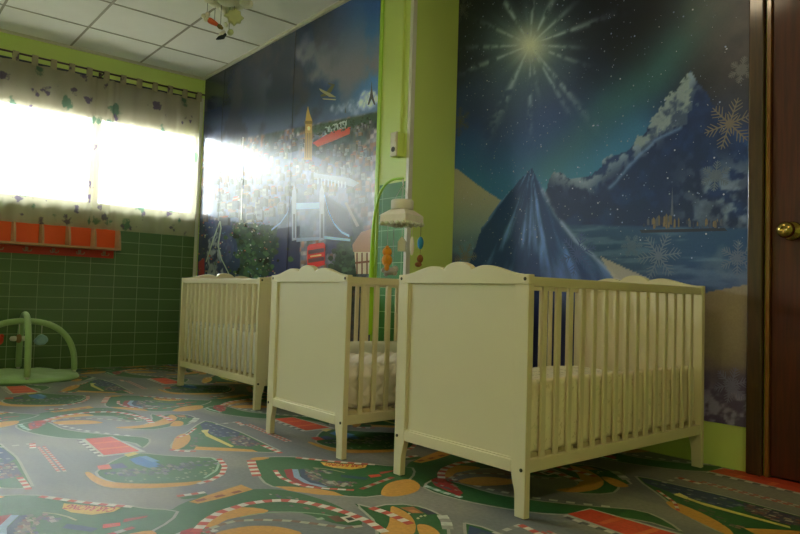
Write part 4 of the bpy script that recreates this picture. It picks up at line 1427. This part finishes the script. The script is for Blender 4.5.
# drum on top and a sloping square canopy with a deep border
MB().lathe([(.004, ztop - .052), (.057, ztop - .052), (.061, ztop - .047), (.061, ztop - .005), (.057, ztop), (.004, ztop)], 28, 0, Matrix.Translation((hx, 0, 0))).build('drum', M['felt'], mo)
zc = ztop - .052
cn = MB()
q = [(.058, zc), (.106, zc - .032), (.108, zc - .080), (.101, zc - .080), (.099, zc - .036), (.047, zc - .005)]
rings = []
for r_, z_ in q:
    ring = []
    for k in range(4):
        a = PI / 4 + k * PI / 2 + .25
        ring.append((hx + r_ * 1.12 * math.cos(a), r_ * 1.12 * math.sin(a), z_))
    rings.append(ring)
vs = [p for r_ in rings for p in r_]
fs = [(i * 4 + k, i * 4 + (k + 1) % 4, ((i + 1) % 6) * 4 + (k + 1) % 4, ((i + 1) % 6) * 4 + k) for i in range(6) for k in range(4)]
cn.add(vs, fs); cn.build('canopy', M['felt'], mo, bevel=.003)
cnb = MB()
for k in range(4):
    for j in range(5):
        a0 = np.array(rings[2][k]); a1 = np.array(rings[2][(k + 1) % 4])
        p_ = a0 + (a1 - a0) * (j + .5) / 5
        ax = (a1 - a0) / np.linalg.norm(a1 - a0)
        cnb.ball(tuple(p_ + np.array([0, 0, .002])), .014, 8, 0, (1, 1, .8))
cnb.build('scalloped_edge', M['felt2'], mo)


def toy_pos(pu, pv, depth):
    """point over the crib along the sight line through the photo, at the given distance"""
    d = _ray(pu, pv); d = d / np.linalg.norm(d)
    return CAM + d * depth - np.array([mx_, my_, .776])


D0 = np.linalg.norm(np.array([mx_ + hx, my_, 1.15]) - CAM)
zr = zc - .07


def cordto(mb, p, top):
    mb.tube([(p[0], p[1], top), (p[0], p[1], p[2])], .0012, 6)


b = toy_pos(387, 258, D0 - .08)
c_ = MB(); cordto(c_, b, zr)
tb = MB(); x_, y_, z_ = b
tb.ball((x_, y_, z_ + .032), .026).ball((x_, y_, z_ - .012), .030, sc=(1, .9, 1.1))
for dx in (-1, 1):
    tb.ball((x_ + dx * .014, y_ - dx * .012, z_ + .055), .010, 8)
    tb.ball((x_ + dx * .026, y_ - dx * .020, z_ + .0), .013, 8, sc=(1, 1, 1.5))
    tb.ball((x_ + dx * .018, y_ - dx * .014, z_ - .05), .014, 8, sc=(1, 1, 1.4))
c_.build('hanging_cord', M['string'], mo)
tag(tb.build('bear', M['yellow'], mo), 'orange plush bear')
b = toy_pos(390, 271, D0 - .02); x_, y_, z_ = b
tg = MB().ball((x_, y_, z_), .026, sc=(1.5, 1.1, .8)).ball((x_ + .02, y_ + .02, z_ + .012), .017).ball((x_ - .03, y_ - .02, z_ + .004), .014)
tg.ball((x_ - .01, y_ - .02, z_ - .018), .012).ball((x_ + .03, y_ + .01, z_ - .012), .013)
cordto(tg, (x_ + .01, y_ + .01, z_), zr)
tag(tg.build('lamb', M['greyp'], mo), 'grey white plush lamb')
b = toy_pos(402, 244, D0 + .03); x_, y_, z_ = b
hd = Vector((.8, .6, 0))
th = MB().prism([(-.022, -.04), (.022, -.04), (.022, .012), (.0, .042), (-.022, .012)], 'y', -.010, .010)
th.v = [(x_ + hd.x * a - hd.y * bb, y_ + hd.y * a + hd.x * bb, z_ + cc) for a, bb, cc in th.v]
cordto(th, (x_, y_, z_ + .04), zr)
tag(th.build('house', M['felt'], mo, bevel=.003), 'pale grey felt house')
b = toy_pos(412, 244, D0 - .10); x_, y_, z_ = b
tw = MB().ball((x_, y_, z_ - .01), .012, sc=(1, 1, 4.2)); cordto(tw, (x_, y_, z_ + .04), zr)
tag(tw.build('stick', M['felt'], mo), 'long cream felt drop')
b = toy_pos(420.5, 243, D0 - .05); x_, y_, z_ = b
to = MB().ball((x_, y_, z_), .021, sc=(.8, .8, 1.6))
tag(to.build('egg', M['blue'], mo), 'blue felt egg')
co_ = MB(); cordto(co_, (x_, y_, z_ - .09), zr); co_.build('hanging_cord', M['dstring'], mo)
tr = MB().ball((x_, y_, z_ - .085), .019, sc=(.9, .9, 1.2)).ball((x_ - .006, y_ - .006, z_ - .115), .017, sc=(1.2, 1, .8))
tag(tr.build('squirrel', M['brown'], mo), 'brown felt squirrel')

# ------------------------------------------------------------------ hanging sea mobile, top of the picture
base = np.array([-2.15, -.14, 0])
D1 = 4.18


def at(pu, pv, dd=0.0):
    d = _ray(pu, pv); d = d / np.linalg.norm(d)
    return CAM + d * (D1 + dd)


pt = at(229, 0)
sea = empty('ceiling_mobile', (pt[0], pt[1], pt[2]))
tag(sea, 'hanging mobile of paper sea animals below the ceiling near the window', 'mobile')
L0 = np.array(pt)
lo = lambda p: tuple(np.array(p) - L0)
th = MB().tube([(0, 0, HC - L0[2] - .001), (0, 0, 0)], .0015, 6)
th.build('ceiling_thread', M['dstring'], sea)
sh_ = MB()
R_ = random.Random(3)
for k in range(13):
    a = 2 * PI * k / 13
    rr_ = .088 if k % 2 else .07
    sh_.ball((rr_ * 1.35 * math.cos(a), rr_ * math.sin(a) * 1.2, R_.uniform(-.012, .016)), .033, 8, 0, (1.25, 1, .8))
sh_.ball((0, 0, .008), .068, 10, 0, (1.3, 1.2, .5))
sh_.build('shell_ring', M['shellw'], sea)
# star fish (pale green) on the right
f0 = np.array(lo(at(234.5, 17)))
rtv, upv = _rt, _up
sf = []
for k in range(16):
    r_ = [.056, .036, .050, .040][k % 4] if k not in (7, 8, 9) else [.04, .064, .036][k - 7]
    a = 2 * PI * k / 16
    sf.append((r_ * math.cos(a), r_ * math.sin(a)))
fm = MB().prism(sf, 'y', -.014, .014)
rot = Matrix.Rotation(1.15, 3, 'Z')
fm.v = [tuple(np.array(rot @ Vector(p)) + f0) for p in fm.v]
fm.build('fish', M['fishg'], sea, bevel=.008)
fn = MB()
for du_, dv_, r_ in ((-.052, .03, .022), (-.05, -.045, .018)):
    p_ = f0 + rtv * du_ + upv * dv_
    fn.ball(tuple(p_), r_, 8, 0, (1.3, .5, .8), Matrix.Rotation(-.6, 3, 'Z'))
tag(fn.build('fish_fins', M['fishw'], sea), 'white fins')
# slanting orange and white fish
pA, pB, pC, pD = (np.array(lo(at(*p))) for p in ((203.5, 16), (207.5, 19), (217.5, 25), (223, 29)))
of = MB().tube([tuple(pB), tuple(pB + (pC - pB) * .25), tuple(pB + (pC - pB) * .6), tuple(pC)], [.011, .017, .015, .010], 12)
of.build('orange_fish', M['fisho'], sea)
wt = MB().ball(tuple(pA), .014, 8).ball(tuple(pA + rtv * .024 + upv * .010), .014, 8).ball(tuple(pA + rtv * .012 - upv * .022), .012, 8).ball(tuple(pB), .013, 8)
tag(wt.build('fish_tail', M['fishw'], sea), 'white tail')
ov = MB().tube([tuple(pC), tuple(pC + (pD - pC) * .5), tuple(pD)], [.010, .014, .006], 10)
tag(ov.build('fish_head', M['fisho2'], sea), 'olive brown head')
# navy bird with a white back
q0, q1, q2 = (np.array(lo(at(*p))) for p in ((216, 39.4), (222.5, 36.6), (226, 33.6)))
bd = MB().tube([tuple(q0), tuple(q0 + (q1 - q0) * .5), tuple(q1), tuple(q2)], [.003, .011, .016, .007], 12)
bd.build('bird', M['bird'], sea)
bw = MB().tube([tuple(np.array(lo(at(218.6, 36)))), tuple(np.array(lo(at(222, 34)))), tuple(np.array(lo(at(225, 31))))], [.006, .014, .006], 10)
tag(bw.build('bird_back', M['fishw'], sea), 'white back')
gb = np.array(lo(at(230.5, 32.4)))
tag(MB().ball(tuple(gb), .020, 10, 0, (1.2, .8, .9)).build('small_shell', M['fishg'], sea), 'small pale shell')
thr = MB()
for p_ in ((207, 16), (214.5, 22), (220.5, 27), (234.5, 10), (229, 30)):
    e_ = np.array(lo(at(*p_)))
    thr.tube([(e_[0], e_[1], .0), tuple(e_)], .0014, 6)
thr.build('thread', M['dstring'], sea)

# ------------------------------------------------------------------ baby play gym
GX, GY = -4.27, -.64
gy_o = empty('play_gym', (GX, GY, 0))
tag(gy_o, 'round pale green baby play gym mat with two crossed padded arches', 'play gym')
R0 = .39
n = 72
ms = MB()
vs, fs = [], []
rings_ = [(0, 1.0), (.3, 1.0), (.55, .98), (.75, .95), (.88, .9), (.95, .75), (.985, .5), (1.0, .25), (.985, .03)]
for r_, hh in rings_:
    for k in range(n):
        a = 2 * PI * k / n
        lob = 1 + .012 * math.sin(a * 8)
        puff = .006 * math.sin(a * 8) * r_ + .004 * math.cos(r_ * 18)
        vs.append((R0 * r_ * lob * math.cos(a), R0 * r_ * lob * math.sin(a), max(.0005, .042 * hh + (puff if hh > .6 else 0))))
for i in range(len(rings_) - 1):
    for k in range(n):
        fs.append((i * n + k, i * n + (k + 1) % n, (i + 1) * n + (k + 1) % n, (i + 1) * n + k))
fs.append(tuple((len(rings_) - 1) * n + k for k in range(n)))
ms.add(vs, fs, 0, True).build('mat', M['gymmat'], gy_o)


def arch(a, R, H, lift, name):
    dx, dy = math.cos(a), math.sin(a)
    path = []
    for k in range(41):
        t = PI * k / 40
        c0, s0 = math.cos(t), math.sin(t)
        rr_ = R * (abs(c0) ** .85) * (1 if c0 > 0 else -1)
        path.append((dx * rr_, dy * rr_, .048 + (H - .048) * (s0 ** .8) if s0 > 1e-6 else .048))
    mb = MB().tube(path, .0225, 14)
    o_ = mb.build(name, M['gym'], gy_o)
    for e in (1, -1):
        tag(MB().ball((dx * R * e, dy * R * e, .046), .016, 8).build('clip', M['white'], o_), 'white clip')
    return path


aB = math.atan2(1.0, .05)
arch(aB, R0 - .035, .425, 0, 'arch')
arch(math.atan2(-.10, 1.0), R0 - .035, .475, .04, 'arch')


def hang(o, y, ztop, zlow):
    pass


def gym_toy(name, yv, zc_, m, label, kind):
    # hangs from the arch that runs along the window wall
    r_ = yv / (R0 - .035)
    xx = GX + .05 * yv
    yy = GY + yv
    t = math.acos(max(-1, min(1, (abs(r_) ** (1 / .85)) * (1 if r_ > 0 else -1))))
    zt = .048 + (.425 - .048) * math.sin(t) ** .8 - .021
    root = empty(name, (xx, yy, zc_)); tag(root, label, 'hanging toy', 'toys hanging from the play gym')
    MB().tube([(0, 0, .02), (0, 0, zt - zc_)], .003, 6).build('loop', M['string'], root)
    return root


r_ = gym_toy('plush_toy', .115, .285, None, 'pale blue plush toy hanging right of the front arch of the play gym', 'b')
tb = MB().prism([(-.055, -.01), (-.03, -.042), (.02, -.040), (.050, -.006), (.036, .022), (.0, .046), (-.022, .030)], 'x', -.026, .026)
tb.build('body', M['toyblue'], r_, bevel=.014)
r_ = gym_toy('plush_toy', -.035, .295, None, 'white and tan plush bow hanging left of the front arch of the play gym', 'w')
tw = MB()
for s_ in (-1, 1):
    tw.tube([(0, 0, 0), (0, s_ * .03, 0), (0, s_ * .054, 0), (0, s_ * .061, 0)], [.012, .020, .016, .004], 12)
tw.build('body', M['toywhite'], r_)
tag(MB().ball((0, 0, 0), .026, 10, 0, (1, .8, 1.3)).build('middle', M['toybrown'], r_), 'tan middle')
r_ = gym_toy('plush_toy', -.178, .285, None, 'red plush toy on the play gym at the left edge of the photo', 'r')
MB().ball((0, 0, 0), .042, 12, 0, (.9, 1.1, 1.0)).ball((0, .03, .028), .018, 8).ball((0, -.03, .028), .018, 8).build('body', M['toyred'], r_)

# ------------------------------------------------------------------ light
def area(name, loc, rot, sx_, sy_, power, col):
    d = bpy.data.lights.new(name, 'AREA'); d.shape = 'RECTANGLE'; d.size = sx_; d.size_y = sy_
    d.energy = power; d.color = col
    o_ = bpy.data.objects.new(name, d); COL.objects.link(o_)
    o_.location = loc; o_.rotation_euler = rot
    return o_


area('daylight', (XW - 1.1, -1.2, 3.3), (0, -PI / 2 + .25, 0), 2.4, 5.4, 1300, (.92, .97, 1.0))
area('ceiling_lamp', (-.45, -.28, HC - .03), (0, 0, 0), .32, .32, 7, (1.0, .81, .52))
area('ceiling_lamp', (2.05, -1.5, HC - .06), (0, .75, 0), .5, .9, 24, (1.0, .79, .47))
wd = bpy.data.worlds.new('sky'); S.world = wd; wd.use_nodes = True
N, L = wd.node_tree.nodes, wd.node_tree.links
bg = N['Background']
tc = N.new('ShaderNodeTexCoord'); sp = N.new('ShaderNodeSeparateXYZ'); cr = N.new('ShaderNodeValToRGB')
L.new(tc.outputs['Generated'], sp.inputs[0]); L.new(sp.outputs[2], cr.inputs['Fac'])
cr.color_ramp.elements[0].position = 0.0; cr.color_ramp.elements[0].color = (.25, .25, .22, 1)
cr.color_ramp.elements[1].position = 0.06; cr.color_ramp.elements[1].color = (.88, .94, 1.0, 1)
L.new(cr.outputs['Color'], bg.inputs['Color']); bg.inputs['Strength'].default_value = 14.0
